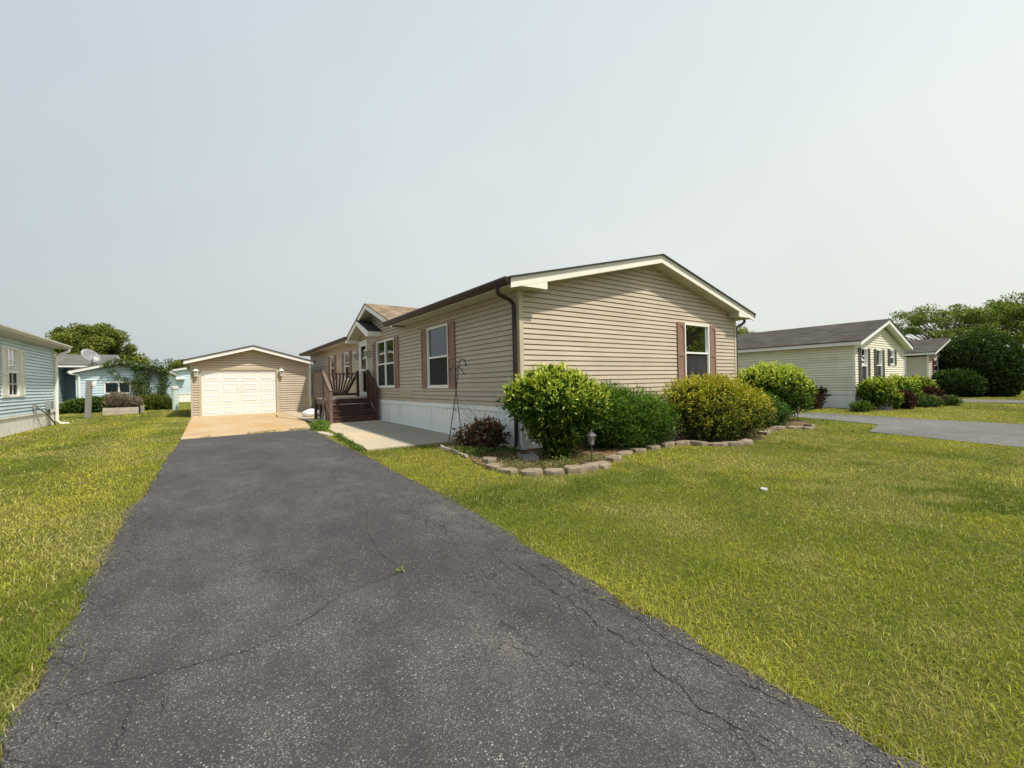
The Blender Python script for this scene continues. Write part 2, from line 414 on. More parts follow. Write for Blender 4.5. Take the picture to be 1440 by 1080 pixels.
def bush(name, loc, blobs, n, size, aspect, cols, tip, label, cat, tipcut=.86, stems=7, stem_top=.6, up=.5, depth=.4, bump=.12, seed=1, freq=2.2, group=None, tipw=.6, spread=.9, mt=None, tiplow=-9., stemr=.018, sprig=6, sl=.12, core=True):
    base = Vector(loc)
    t = thing(name, base, label, cat, group)
    k_ = sprig; m_n = n//k_
    P0, nr0, rad0 = blob_points(blobs, m_n, depth, bump, seed, zmin=base.z+.04, freq=freq); m_n = len(P0)
    D0 = nrm(nr0*.75+np.array([0, 0, up*.8])+rng.normal(0, .45, (m_n, 3))); Ls = sl*(.5+.9*rng.random(m_n))
    tt = np.tile(np.linspace(.1, 1, k_), m_n); P = np.repeat(P0, k_, 0)+np.repeat(D0*Ls[:, None], k_, 0)*tt[:, None]+rng.normal(0, sl*.09, (m_n*k_, 3))
    nr = nrm(np.repeat(D0, k_, 0)*.8+np.repeat(nr0, k_, 0)*.2); rad = np.repeat(rad0, k_)+.05*tt
    n = len(P); A = nr*.8+np.array([0, 0, up])+rng.normal(0, spread*.6, (n, 3))
    Nn = nr*.5+np.array([0, 0, .6])+rng.normal(0, .55, (n, 3))
    C_ = pick(cols, n)
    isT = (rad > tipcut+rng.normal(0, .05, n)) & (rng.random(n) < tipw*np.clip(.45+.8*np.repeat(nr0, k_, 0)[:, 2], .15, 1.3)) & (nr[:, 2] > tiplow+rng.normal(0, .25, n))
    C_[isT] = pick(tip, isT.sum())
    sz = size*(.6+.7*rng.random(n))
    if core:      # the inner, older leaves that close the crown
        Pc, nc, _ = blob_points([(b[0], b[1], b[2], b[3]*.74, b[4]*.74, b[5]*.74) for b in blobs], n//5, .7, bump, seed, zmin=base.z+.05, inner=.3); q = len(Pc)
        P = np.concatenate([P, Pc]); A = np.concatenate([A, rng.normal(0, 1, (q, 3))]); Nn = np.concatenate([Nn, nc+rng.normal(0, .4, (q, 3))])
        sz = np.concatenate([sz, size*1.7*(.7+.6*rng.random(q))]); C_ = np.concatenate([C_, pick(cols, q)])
        aspect = np.concatenate([np.full(n, aspect), np.full(q, .7)])
    leaf_mesh('foliage', P, A, Nn, sz, sz*aspect, np.clip(C_, .004, 1), mt or MATS['leaf'], t)
    mb = MB(); bl = np.array(blobs)
    for i in range(stems):
        b = bl[rng.integers(len(bl))]; d = rnd_dir(1)[0]; d[2] = abs(d[2])*.7+.1
        e = b[:3]+d*b[3:6]*stem_top; s0 = np.array(base)+np.array([rng.normal(0, .06), rng.normal(0, .05), -.03])
        m1 = s0*.45+e*.55; m1[:2] = s0[:2]*.6+e[:2]*.4
        mb.tube([s0, m1, e], [stemr, stemr*.7, stemr*.3], 6)
    mb.build('stem', MATS['bark'], t, smooth=True)
    return t
def tree(name, loc, H, crown, n_clump, leaves, size, cols, label, group=None, trunk_r=.2, flat=.6, clump=.9, seed=3, low=.3, lean=0):
    """crown=(cx,cy,cz,rx,ry,rz) relative to the base"""
    r = np.random.default_rng(seed); base = np.array(loc)
    t = thing(name, loc, label, 'tree', group)
    C_ = base+np.array(crown[:3]); Rr = np.array(crown[3:])
    d = rnd_dir(n_clump, r); d[:, 2] = np.where(d[:, 2] < -.35, -d[:, 2], d[:, 2])
    rad = r.uniform(.35, 1.0, n_clump)**.6
    cen = C_+d*Rr*rad[:, None]
    mb = MB(); fork = base+np.array([lean, 0, H*low]); 
    mb.tube([base+(0, 0, -.1), base+(0, 0, .25), (base+fork)/2+r.normal(0, .08, 3)*(1, 1, 0), fork], [trunk_r*1.35, trunk_r*1.05, trunk_r*.85, trunk_r*.7], 10)
    lead = C_+np.array([0, 0, Rr[2]*.4]); mb.tube([fork, (fork+lead)/2+r.normal(0, .2, 3), lead], [trunk_r*.7, trunk_r*.4, trunk_r*.1], 7)
    for c in cen:
        st = fork+(lead-fork)*r.uniform(0, .55); mid = (st+c)/2+r.normal(0, .15, 3)+np.array([0, 0, -.1])
        mb.tube([st, mid, c], [trunk_r*.3, trunk_r*.18, trunk_r*.04], 5)
    mb.build('trunk', MATS['bark'], t, smooth=True)
    per = leaves//n_clump; PP = []; NR = []
    for c in cen:
        cs = clump*r.uniform(.6, 1.25); dd = rnd_dir(per, r); q = c+dd*np.array([cs, cs, cs*flat])*(1-.65*r.random(per)**1.3)[:, None]
        # droop and scatter
        q[:, :2] += r.normal(0, cs*.12, (per, 2)); PP.append(q); NR.append(dd)
    P = np.concatenate(PP); nr = np.concatenate(NR); n = len(P)
    A = nr*.7+r.normal(0, .7, (n, 3)); Nn = np.array([0, 0, 1.])+nr*.5+r.normal(0, .5, (n, 3))
    sz = size*r.uniform(.5, 1.3, n)
    leaf_mesh('crown', P, A, Nn, sz, sz*.6, np.clip(pick(cols, n), .004, 1), MATS['leaf'], t)
    return t

# ------------------------------------------------------------------ materials
TAN = (.50, .422, .328)
panelmat('tan_siding', TAN, (.36, .30, .22), .22)
mat('tan_trim', (.50, .43, .31), .55, .05)
mat('white_trim', (.80, .80, .76), .45, .03, dirt=((.55, .53, .46), .12))
mat('cream_trim', (.80, .775, .68), .5, .04, dirt=((.5, .47, .36), .18))
mat('soffit_tan', (.50, .47, .37), .6, .05)
mat('white_skirting', (.86, .88, .87), .5, .03, 2, dirt=((.42, .42, .36), .30))
mat('brown_gutter', (.036, .017, .014), .45, .12, 3, spec=.3)
mat('black_pipe', (.018, .017, .018), .4, .1, spec=.5)
mat('rose_shutter', (.26, .155, .112), .6, .08, 3, .2, 120)
mat('deck_brown', (.075, .034, .028), .55, .25, 4, .4, 60, stretch=(1, 1, 4), dirt=((.20, .14, .11), .5))
mat('deck_worn', (.17, .115, .09), .7, .25, 5, .4, 60, dirt=((.30, .25, .2), .5))
mat('deck_board_floor', (.42, .38, .34), .75, .15, 5)
mat('door_white', (.80, .80, .77), .4, .03)
mat('garage_door_white', (.76, .76, .73), .45, .03, 1.4, .1, 80, dirt=((.5, .45, .34), .18))
panelmat('blue_siding', (.55, .68, .74), (.38, .48, .48), .3)
mat('pale_skirting', (.82, .79, .72), .6, .08, 2, dirt=((.46, .40, .32), .6))
mat('gray_trim', (.62, .61, .57), .5, .05, dirt=((.38, .36, .30), .4))
panelmat('yellow_siding', (.76, .73, .59), (.52, .48, .34), .3)
mat('beige_siding', (.60, .56, .43), .55, .05)
mat('dark_shutter', (.07, .075, .06), .6, .1)
mat('maroon_shutter', (.16, .03, .035), .6, .1)
mat('curtain', (.38, .38, .38), .9, .1, 6, .2, 90)
mat('curtain_lace', (.75, .75, .74), .9, .25, 14, .2, 90, stretch=(1, 1, .5))
mat('curtain_dark', (.06, .09, .075), .9, .25, 5, .2, 90)
mat('metal_gray', (.42, .42, .42), .4, .08, metal=.6)
mat('lamp_white', (.78, .77, .72), .35, .04)
mat('frosted', (.30, .29, .25), .25, .05)
mat('iron_black', (.02, .018, .016), .5, .3, 20)
mat('bark', (.085, .062, .045), .9, .3, 8, .6, 40)
mat('gray_wood', (.24, .23, .21), .8, .15, 6, .4, 50, stretch=(1, 1, .15))
mat('planter_wood', (.50, .43, .35), .75, .12, 4, .3, 50, dirt=((.3, .26, .2), .4))
mat('mint_plastic', (.60, .70, .62), .4, .04)
mat('stone', (.27, .215, .150), .9, .28, 9, .8, 45, dirt=((.13, .12, .09), .6))
mat('white_rock', (.42, .41, .38), .85, .15, 12, .6, 50)
mat('sack_white', (.80, .80, .80), .5, .05, 9, .3, 50)
mat('dish_gray', (.22, .22, .235), .4, .04)
mat('ink', (.12, .12, .14), .6, .05)
mat('boulder', (.24, .24, .26), .9, .25, 6, .8, 25)
mat('crack', (.012, .012, .012), 1, .1)
mat('crack_straw', (.16, .14, .07), 1, .4, 30)
shingle('shingle_tan', (.30, .225, .155), (.20, .145, .10), 'y', .2)
shingle('shingle_dormer', (.36, .27, .19), (.20, .145, .10), 'x', .2)
shingle('shingle_dark', (.125, .112, .100), (.080, .072, .066), 'y', .35)
shingle('shingle_gray', (.22, .205, .19), (.15, .14, .13), 'x', .3)
mat('shingle_edge', (.035, .035, .038), .9, .2)
screenmat(); glassmat(); leafmat('leaf', .3, .5); leafmat('needle', .15, .6); leafmat('grassblade', .35, .6)

# asphalt
def asphalt(name, base, light, cracks=True, tone=1.0):
    t = NT(name); p = t.pos()
    big = t.ramp(t.noise(t.pos(1, .45, 1), .9, 4, .6), .38, .66)
    patch2 = t.ramp(t.noise(t.pos(1, .6, 1), 4.5, 4, .6), .35, .68)
    wear = t.math('MULTIPLY', t.math('ADD', t.math('MULTIPLY', big, .7), .3), t.math('ADD', t.math('MULTIPLY', patch2, .6), .4))
    wob_ = t.n('TexNoise'); wob_.inputs['Scale'].default_value = 90; wob_.inputs['Detail'].default_value = 2; t.l(p, wob_.inputs['Vector'])
    wp_ = t.n('VectorMath'); wp_.operation = 'MULTIPLY_ADD'; wp_.inputs[1].default_value = (.008, .008, .008); t.l(wob_.outputs['Color'], wp_.inputs[0]); t.l(p, wp_.inputs[2])
    def chips(scale, k, rad):
        vo = t.n('TexVoronoi'); vo.inputs['Scale'].default_value = scale; t.l(wp_.outputs[0], vo.inputs['Vector'])
        sp = t.n('SeparateColor'); t.l(vo.outputs['Color'], sp.inputs[0])
        thr = t.math('GREATER_THAN', sp.outputs[0], t.math('SUBTRACT', 1.0, t.math('MULTIPLY', wear, k)))
        return t.math('MULTIPLY', thr, t.math('LESS_THAN', vo.outputs['Distance'], t.math('MULTIPLY', t.math('ADD', sp.outputs[2], .35), rad))), sp
    grit = t.ramp(t.noise(p, 170, 3, .7), .38, .64)
    m1, s1 = chips(115, .42, .38); m2, s2 = chips(210, .95, .55)
    bs = t.mix(grit, tuple(v*.62 for v in base), tuple(v*1.38 for v in base))
    bs = t.mix(wear, bs, t.mix(.5, bs, (.100*tone, .091*tone, .088*tone)))
    c = t.mix(t.math('MULTIPLY', m2, .8), bs, t.mix(s2.outputs[1], tuple(v*.42 for v in light), tuple(v*.95 for v in light)))
    c = t.mix(m1, c, t.mix(s1.outputs[1], tuple(v*.5 for v in light), tuple(v*1.35 for v in light)))
    stonem = t.math('MAXIMUM', m1, m2)
    # stains and drips of sealer
    c = t.mix(t.ramp(t.noise(t.pos(1, .7, 1), 2.3, 5, .65, .6), .56, .66, 0, .35), c, t.mix(1., c, (.6, .6, .62), 'MULTIPLY'))
    c = t.mix(t.ramp(t.noise(t.pos(), .55, 3), .35, .65), t.mix(1., c, (.82, .82, .84), 'MULTIPLY'), c)
    h = t.math('ADD', t.math('MULTIPLY', grit, .5), t.math('MULTIPLY', stonem, .6))
    if cracks:
        ge = t.n('NewGeometry'); nz = t.n('TexNoise'); nz.inputs['Scale'].default_value = 5; nz.inputs['Detail'].default_value = 4
        t.l(ge.outputs['Position'], nz.inputs['Vector'])
        ad = t.n('VectorMath'); ad.operation = 'MULTIPLY_ADD'; ad.inputs[1].default_value = (.35, .35, 0)
        t.l(nz.outputs['Color'], ad.inputs[0]); t.l(t.pos(1.6, .8, 1), ad.inputs[2])
        v2 = t.n('TexVoronoi'); v2.feature = 'DISTANCE_TO_EDGE'; v2.inputs['Scale'].default_value = 3.6; t.l(ad.outputs[0], v2.inputs['Vector'])
        line = t.ramp(v2.outputs['Distance'], .0, .017, 1, 0)
        sx_ = t.n('SeparateXYZ'); t.l(ge.outputs['Position'], sx_.inputs[0])
        edge = t.math('MAXIMUM', t.ramp(sx_.outputs['X'], 1.1, 1.75), t.ramp(sx_.outputs['X'], -.25, -.6))
        gate = t.ramp(t.math('ADD', t.math('MULTIPLY', edge, .35), t.noise(t.pos(1, .5, 1), 1.7, 3)), .62, .78)
        line = t.math('MULTIPLY', t.math('MULTIPLY', line, gate), .85)
        c = t.mix(line, c, (.016, .015, .014)); h = t.math('SUBTRACT', h, t.math('MULTIPLY', line, 2.))
    t.col(c); t.b.inputs['Roughness'].default_value = .86; t.b.inputs['Specular IOR Level'].default_value = .3
    t.bump(h, .55, .005); MATS[name] = t.m
asphalt('asphalt', (.047, .044, .048), (.28, .25, .225))
asphalt('asphalt_old', (.12, .115, .11), (.42, .40, .37), False, 1.9)

def concrete(name, c1, c2, c3):
    t = NT(name)
    a = t.ramp(t.noise(t.pos(1, .5, 1), 1.0, 5, .6), .35, .65); c = t.mix(a, c1, c2)
    b = t.ramp(t.noise(t.pos(.5, 1.4, 1), 1.6, 5, .7, .5), .55, .72, 0, .75); c = t.mix(b, c, c3)
    f = t.ramp(t.noise(t.pos(), 70, 3), .3, .7); c = t.mix(f, t.mix(1., c, (.82, .82, .82), 'MULTIPLY'), c)
    t.col(c); t.b.inputs['Roughness'].default_value = .85; t.bump(t.noise(t.pos(), 90, 3), .3, .003); MATS[name] = t.m
concrete('slab_concrete', (.50, .32, .145), (.52, .40, .25), (.30, .155, .06))
concrete('patio_concrete', (.58, .46, .29), (.46, .40, .30), (.36, .31, .23))

concrete('patio_gray_shade', (.36, .33, .26), (.30, .285, .235), (.22, .20, .155))  # greyer pour beside the house; its darker tone also paints the eave's shade edge
def lawnmat():
    t = NT('lawn')
    a = t.ramp(t.noise(t.pos(), .55, 4, .6), .35, .65); b = t.ramp(t.noise(t.pos(), 3.5, 4, .65), .35, .68)
    c = t.mix(a, (.15, .185, .024), (.25, .245, .040)); c = t.mix(b, c, (.30, .26, .07))
    f = t.ramp(t.noise(t.pos(), 38, 4, .7), .32, .66); c = t.mix(f, (.08, .10, .02), c)
    f = t.ramp(t.noise(t.pos(1, 1, 1), 170, 2, .6), .35, .7); c = t.mix(f, t.mix(1., c, (.6, .6, .6), 'MULTIPLY'), c)
    t.col(c); t.b.inputs['Roughness'].default_value = .95; t.b.inputs['Specular IOR Level'].default_value = .1
    t.bump(t.noise(t.pos(), 60, 4, .7), 1., .03); MATS['lawn'] = t.m
lawnmat()
def mulchmat():
    t = NT('mulch'); v = t.n('TexVoronoi'); v.inputs['Scale'].default_value = 38; t.l(t.pos(), v.inputs['Vector'])
    sp = t.n('SeparateColor'); t.l(v.outputs['Color'], sp.inputs[0])
    c = t.mix(sp.outputs[0], (.07, .04, .022), (.30, .20, .10))
    c = t.mix(t.ramp(t.noise(t.pos(), 2.2, 3), .45, .6), c, t.mix(1., c, (.55, .6, .45), 'MULTIPLY'))
    t.col(c); t.b.inputs['Roughness'].default_value = .95; t.bump(v.outputs['Distance'], 1., .02); MATS['mulch'] = t.m
mulchmat()

# ------------------------------------------------------------------ ground
def sheet(name, m, xs, ys, dz, kind='structure', jitter=0):
    mb = MB(); nx = len(xs); vs = [(x, y, g(y)+dz+(random.uniform(-jitter, jitter) if jitter else 0)) for y in ys for x in xs]
    fs = [(j*nx+i, j*nx+i+1, (j+1)*nx+i+1, (j+1)*nx+i) for j in range(len(ys)-1) for i in range(nx-1)]
    mb.add(vs, fs); o = mb.build(name, m); tag(o, kind=kind); return o
ys = [-900, -60, -14]+[i*.5-8 for i in range(0, 62)]+[24, 30, 45, 60, 120, 900]
sheet('lawn', MATS['lawn'], [-900, -60, -20, -5, 5, 20, 60, 900], ys, 0)
def strip(name, m, left, right, y0, y1, dz, step=.08, jag=.02, th=.05, top=None):
    """paved strip between two x(y) edges with a slightly ragged, solid edge"""
    mb = MB(); n = max(2, int((y1-y0)/step)); rows = []
    jl = jr = 0
    for i in range(n+1):
        t = i/n; y = y0+(y1-y0)*t
        jl = jl*.7+random.gauss(0, jag); jr = jr*.7+random.gauss(0, jag)
        xl = np.interp(y, *left)+jl; xr = np.interp(y, *right)+jr
        row = []
        for k, (x, d) in enumerate([(xl-.02, -th), (xl, 0)]+[(xl+(xr-xl)*j/6, 0) for j in range(1, 6)]+[(xr, 0), (xr+.02, -th)]):
            yy = y+(top*(x-xl) if top and i == n else (top*(x-xl)*max(0, (t-.9)*10) if top else 0))
            row.append((x, yy, g(yy)+dz+d))
        rows.append(row)
    k = len(rows[0]); vs = [v for r in rows for v in r]
    fs = [(j*k+i, j*k+i+1, (j+1)*k+i+1, (j+1)*k+i) for j in range(n) for i in range(k-1)]
    vs += [(v[0], v[1], v[2]-th) for v in rows[-1]]+[(v[0], v[1], v[2]-th) for v in rows[0]]
    b = (n+1)*k
    fs += [(n*k+i, n*k+i+1, b+i+1, b+i) for i in range(k-1)]+[(i, b+k+i, b+k+i+1, i+1) for i in range(k-1)]
    mb.add(vs, fs); o = mb.build(name, m); tag(o, kind='structure'); return o
DL = ([-6, 3, 5.4, 10.5, 13.3], [-.72, -.69, -.68, -.57, -.50]); DR = ([-6, .4, 1.4, 2.2, 3.9, 7.9, 11, 12.5, 13.4], [2.0, 2.04, 2.09, 2.14, 2.25, 2.34, 2.36, 2.42, 2.44])
drive = strip('driveway', MATS['asphalt'], DL, DR, -5.2, 13.1, .018, jag=.019, top=.07)
sheet('road', MATS['asphalt_old'], [-300, -20, 20, 300], [-12.5, -9, -5.0], .012)
sl = MB()
def gp(p, z): return (p[0], p[1], g(p[1])+z)
sl.prism([(-.5, 13.12), (2.46, 13.34), (2.88, 17.0), (2.9, 20.2), (2.9, 22.56), (-.47, 22.56)], gp, -.06, .028)
sl.build('slab', MATS['slab_concrete'])['kind'] = 'structure'
pt = MB(); pt.prism([(2.56, 8.5), (3.40, 8.435), (3.46, 14.0), (2.88, 14.0)], gp, -.06, .034)
pt.prism([(2.885, 14.02), (4.86, 14.02), (4.86, 22.56), (2.925, 22.56), (2.915, 17)], gp, -.06, .03)
p2 = MB(); p2.prism([(3.412, 8.43), (4.42, 8.36), (4.86, 8.9), (4.86, 14.0), (3.472, 14.0)], gp, -.06, .031); p2.build('patio', MATS['patio_gray_shade'])['kind'] = 'structure'
pt.build('patio', MATS['patio_concrete'])['kind'] = 'structure'
# neighbour's old asphalt drive and the next one along
def poly_sheet(name, m, pts, dz):
    mb = MB(); mb.prism(pts, gp, -.04, dz); o = mb.build(name, m); o['kind'] = 'structure'; return o
nd = []
for i in range(40):
    y = -5.0+i*.28; 
    nd.append((float(np.interp(y, [-5, .96, 2.4, 3.35], [12.0, 12.2, 12.57, 12.9]) if y < 3.42 else np.interp(y, [3.42, 3.6, 4.7, 5.85], [14.2, 14.82, 15.16, 15.41]))+random.gauss(0, .03), y))
rt = [(17.45+random.gauss(0, .03), y) for y in np.arange(5.9, -5.1, -.3)]
m_ = MB()
Ln = nd+[(15.4, 5.92), (15.4, 22)]
rr_ = [(17.5, 22), (17.5, 6)]+rt
m_.prism(Ln+rr_, gp, -.04, .015); m_.build('neighbour_driveway', MATS['asphalt_old'])['kind'] = 'structure'
poly_sheet('far_driveway', MATS['asphalt_old'], [(28.4, -5), (31.2, -5), (31.2, 24), (28.4, 24)], .012)

# main cracks in the driveway: thin dark ribbons
CR = [[(-0.63, 2.42), (-0.53, 2.71), (-0.36, 2.73), (-0.11, 2.67), (0.17, 2.64), (0.3, 2.7), (0.48, 2.78), (0.7, 2.95), (0.9, 2.98), (1.14, 3.03), (1.32, 3.11), (1.51, 3.06)], [(-0.56, 3.53), (-0.56, 3.41), (-0.57, 3.24), (-0.53, 3.11), (-0.54, 3.01), (-0.58, 2.89), (-0.54, 2.73)], [(-0.53, 3.01), (-0.4, 2.97)], [(-0.29, 2.54), (-0.29, 2.42), (-0.31, 2.21)], [(-0.18, 2.52), (-0.18, 2.34)], [(1.19, 4.09), (1.15, 3.7), (1.12, 3.39), (1.15, 3.11)], [(2.16, 4.8), (2.11, 3.97), (2.12, 3.59), (2.03, 3.19)], [(1.88, 2.68), (1.86, 2.4), (1.83, 2.15), (1.83, 1.96), (1.82, 1.87), (1.77, 1.7), (1.8, 1.56), (1.78, 1.47), (1.78, 1.38), (1.72, 1.29), (1.71, 1.13), (1.67, 1.02), (1.68, 0.93), (1.69, 0.85), (1.69, 0.79), (1.68, 0.71)], [(2.02, 2.61), (2.03, 2.41), (2.01, 2.23), (2.02, 2.05), (2.0, 1.88), (2.01, 1.75), (2.01, 1.59), (1.98, 1.44), (1.97, 1.3), (1.99, 1.21), (1.98, 1.09), (1.97, 1.0), (1.98, 0.92), (1.98, 0.83), (1.98, 0.74), (2.0, 0.67)], [(1.78, 1.0), (1.74, 0.86), (1.72, 0.78), (1.73, 0.69)]]
for ci, c in enumerate(CR):
    pts = []
    for a, b in zip(c, c[1:]):
        d = math.dist(a, b); n = max(2, int(d/.03))
        for i in range(n): t = i/n; pts.append((a[0]+(b[0]-a[0])*t+random.gauss(0, .0075), a[1]+(b[1]-a[1])*t+random.gauss(0, .0075)))
    pts.append(c[-1]); mb = MB(); vs = []
    for i, p in enumerate(pts):
        q = pts[min(i+1, len(pts)-1)]; r_ = pts[max(i-1, 0)]; dx, dy = q[0]-r_[0], q[1]-r_[1]; l = math.hypot(dx, dy) or 1
        e = min(i, len(pts)-1-i)/5
        wd = (.0008+.0024*random.random()**1.5)*min(1, .2+e)*(1.1 if ci in (7, 8) else .95)*(.35 if (ci == 0 and 60 < i < 85) else 1)
        vs += [(p[0]-dy/l*wd, p[1]+dx/l*wd, g(p[1])+.022), (p[0]+dy/l*wd, p[1]-dx/l*wd, g(p[1])+.022)]
    mb.add(vs, [(2*i, 2*i+1, 2*i+3, 2*i+2) for i in range(len(pts)-1)])
    mb.build('crack', MATS['crack'] if ci not in (1,) else MATS['crack_straw'], drive)
# planting bed
BED = [(3.72, 6.52), (3.55, 6.0), (3.62, 5.4), (3.72, 5.0), (4.1, 4.72), (4.5, 4.6), (5.0, 4.6), (5.6, 4.9), (6.3, 5.1), (7.0, 5.18), (7.7, 5.1), (8.2, 4.75), (8.8, 4.45), (9.8, 4.4), (10.8, 4.85), (11.9, 4.9), (12.8, 4.75), (13.9, 5.0), (14.6, 5.6), (14.4, 6.6), (13.0, 6.6), (12.86, 6.52)]
bd = MB(); bd.prism(BED, gp, -.05, .02); o = bd.build('mulch', MATS['mulch']); tag(o, kind='stuff', label='brown bark mulch and soil of the planting bed under the shrubs')
b2 = MB(); b2.prism([(3.75, 8.0), (3.72, 7.4), (3.68, 6.6), (4.86, 6.5), (4.86, 8.2)], gp, -.05, .015); o = b2.build('soil', MATS['mulch']); tag(o, kind='stuff', label='dark soil beside the white skirting under the maroon shrub')

# ------------------------------------------------------------------ main house
HX, HY, HX1, HY1 = 4.88, 6.53, 12.88, 26.3
ZS, ZE = .82, 3.05     # siding bottom, soffit
house = thing('house', (HX, HY, 0), 'long tan vinyl sided manufactured home with white skirting and brown gutters beside the driveway', 'house')
side = PL((HX, 0), (0, 1), (-1, 0)); front = PL((0, HY), (1, 0), (0, -1)); rear = PL((0, HY1), (1, 0), (0, 1)); far = PL((HX1, 0), (0, 1), (1, 0))
WIN = [(9.44, 10.66, 1.2, 2.79), (13.1, 14.83, 1.22, 2.80), (18.3, 19.05, 1.55, 2.72), (20.85, 21.55, 1.6, 2.72)]
DOOR = (15.86, 16.86, .93, 2.98)
VENT = (11.75, 12.75)
mb = MB(); siding(mb, side, HY+.07, HY1, ZS, ZE+.01, slot=.021, holes=[(a+.01, b-.01, c+.01, d-.01) for a, b, c, d in WIN]+[(DOOR[0]+.02, DOOR[1]-.02, DOOR[2], DOOR[3])], base=ZS)
siding(mb, side, 12.77, 16.9, ZE+.005, 3.9, gable=(12.0, 3.03, 14.63, 3.97, 17.2, 3.02), base=ZS)
mb.build('wall', MATS['tan_siding'], house)
GW = (10.24, 11.42, 1.2, 2.77)
rs = .24
mb = MB(); siding(mb, front, HX+.07, HX1-.07, ZS, 4.1, holes=[(GW[0]+.01, GW[1]-.01, GW[2]+.01, GW[3]-.01)], gable=(HX, 3.16, 8.88, 4.12, HX1, 3.16), base=ZS)
mb.build('wall', MATS['tan_siding'], house)
mb = MB(); siding(mb, rear, HX, HX1, ZS, 4.1, gable=(HX, 3.16, 8.88, 4.12, HX1, 3.16), base=ZS); siding(mb, far, HY, HY1, ZS, ZE, base=ZS)
mb.build('wall', MATS['tan_siding'], house)
mb = MB(); mb.box(HX+.02, HX1-.02, HY+.02, HY1-.02, .80, .805); mb.build('underfloor', MATS['tan_trim'], house)
for x, y in ((HX, HY), (HX1, HY)):
    s_ = 1 if x == HX else -1
    mb = MB(); mb.box(min(x-.022*s_, x+.07*s_), max(x-.022*s_, x+.07*s_), HY-.022, HY+.07, ZS, 3.14)
    mb.build('corner_trim', MATS['tan_trim'], house)
mb = MB(); skirt(mb, side, HY, HY1, ZS-.1); skirt(mb, front, HX, HX1, ZS-.1); skirt(mb, far, HY, HY1, ZS-.1); skirt(mb, rear, HX, HX1, ZS-.1)
side.box(mb, HY, HY1, -.02, .022, ZS-.105, ZS-.004); front.box(mb, HX-.02, HX1+.02, -.02, .024, ZS-.105, ZS-.004)
for a in np.arange(HY, HY1-.5, 1.0):
    mb.add([side(u, v, g(u)+z) for z in (-.02, .045) for u, v in ((a, .002), (a+1, .002), (a+1, .014), (a, .014))], [(0,3,2,1),(4,5,6,7),(0,1,5,4),(1,2,6,5),(2,3,7,6),(3,0,4,7)])
front.box(mb, HX-.012, HX1+.012, .002, .014, -.03, .045)
mb.build('skirting', MATS['white_skirting'], house)
# roof
def fy(p, y): return (p[0], y, p[1])
def zroof(x): return 3.18+.2433*(x-4.40) if x <= 8.88 else 3.18+.2433*(13.36-x)
mb = MB()
RG = (4.40, 3.18, 8.88, 4.27, 13.36, 3.18)
lft, rgt = slopes(*RG, 0, .03)
mb.prism(rgt, fy, 6.15, HY1+.3)
for y0, y1 in ((6.15, 12.60), (16.95, HY1+.3)): mb.prism(lft, fy, y0, y1)
xm = 4.95; mb.prism([(xm, zroof(xm)-.03), (8.88, 4.24), (8.88, 4.27), (xm, zroof(xm))], fy, 12.60, 16.95)
mb.build('roof', MATS['shingle_tan'], house)
mb = MB(); a_, b_ = slopes(*RG, .001, .032); mb.prism(a_, fy, 6.138, 6.1485); mb.prism(b_, fy, 6.138, 6.1485); mb.build('shingle_edge', MATS['shingle_edge'], house)
mb = MB(); a_, b_ = slopes(4.44, 3.18+.01, 8.88, 4.27, 13.32, 3.19, .031, .075)
mb.prism(a_, fy, 6.175, 6.215); mb.prism(b_, fy, 6.175, 6.215); mb.build('drip_edge', MATS['white_trim'], house)
mb = MB()
a_, b_ = slopes(4.45, 3.192, 8.88, 4.27, 13.31, 3.192, .04, .205)
mb.prism(a_, fy, 6.185, 6.215); mb.prism(b_, fy, 6.185, 6.215)
a_, b_ = slopes(4.45, 3.192, 8.88, 4.27, 13.31, 3.192, .032, .19)
# boxed eave returns
mb.prism([(4.452, 3.045), (5.30, 3.045), (5.30, 3.24), (4.452, 3.04+.11)], fy, 6.188, 6.212)
mb.prism([(13.308, 3.045), (12.46, 3.045), (12.46, 3.24), (13.308, 3.15)], fy, 6.188, 6.212)
mb.build('bargeboard', MATS['cream_trim'], house)
mb = MB()
mb.prism([(4.46, 3.046), (5.298, 3.046), (5.298, 3.22), (4.46, 3.13)], fy, 6.216, 6.50)
mb.prism([(13.30, 3.046), (12.462, 3.046), (12.462, 3.22), (13.30, 3.13)], fy, 6.216, 6.50)
mb.prism([(8.88, 4.06), (8.88, 4.08), (5.30, 3.21), (5.30, 3.19)], fy, 6.216, 6.54)
mb.prism([(8.88, 4.06), (8.88, 4.08), (12.46, 3.21), (12.46, 3.19)], fy, 6.216, 6.54)
for y0, y1 in ((6.5, 12.62), (16.93, HY1+.25)): mb.box(4.47, HX-.001, y0, y1, 3.048, 3.062)
mb.box(HX1+.001, 13.29, 6.5, HY1+.25, 3.048, 3.062)
mb.build('soffit', MATS['soffit_tan'], house)
mb = MB()
for y0, y1 in ((6.216, 12.60), (16.95, HY1+.28)): mb.box(4.45, 4.47, y0, y1, 3.04, 3.16)
mb.box(13.29, 13.31, 6.216, HY1+.28, 3.04, 3.16); mb.build('fascia', MATS['cream_trim'], house)
gut = [(4.448, 3.172), (4.325, 3.172), (4.325, 3.13), (4.345, 3.105), (4.375, 3.06), (4.448, 3.05)]
for y0, y1 in ((6.19, 12.63), (16.9, HY1+.28)):
    mb = MB(); mb.prism(gut, fy, y0, y1); mb.build('gutter', MATS['brown_gutter'], house)
mb = MB(); mb.prism([(17.76-a, z) for a, z in gut], fy, 6.19, HY1+.28); mb.build('gutter', MATS['black_pipe'], house)
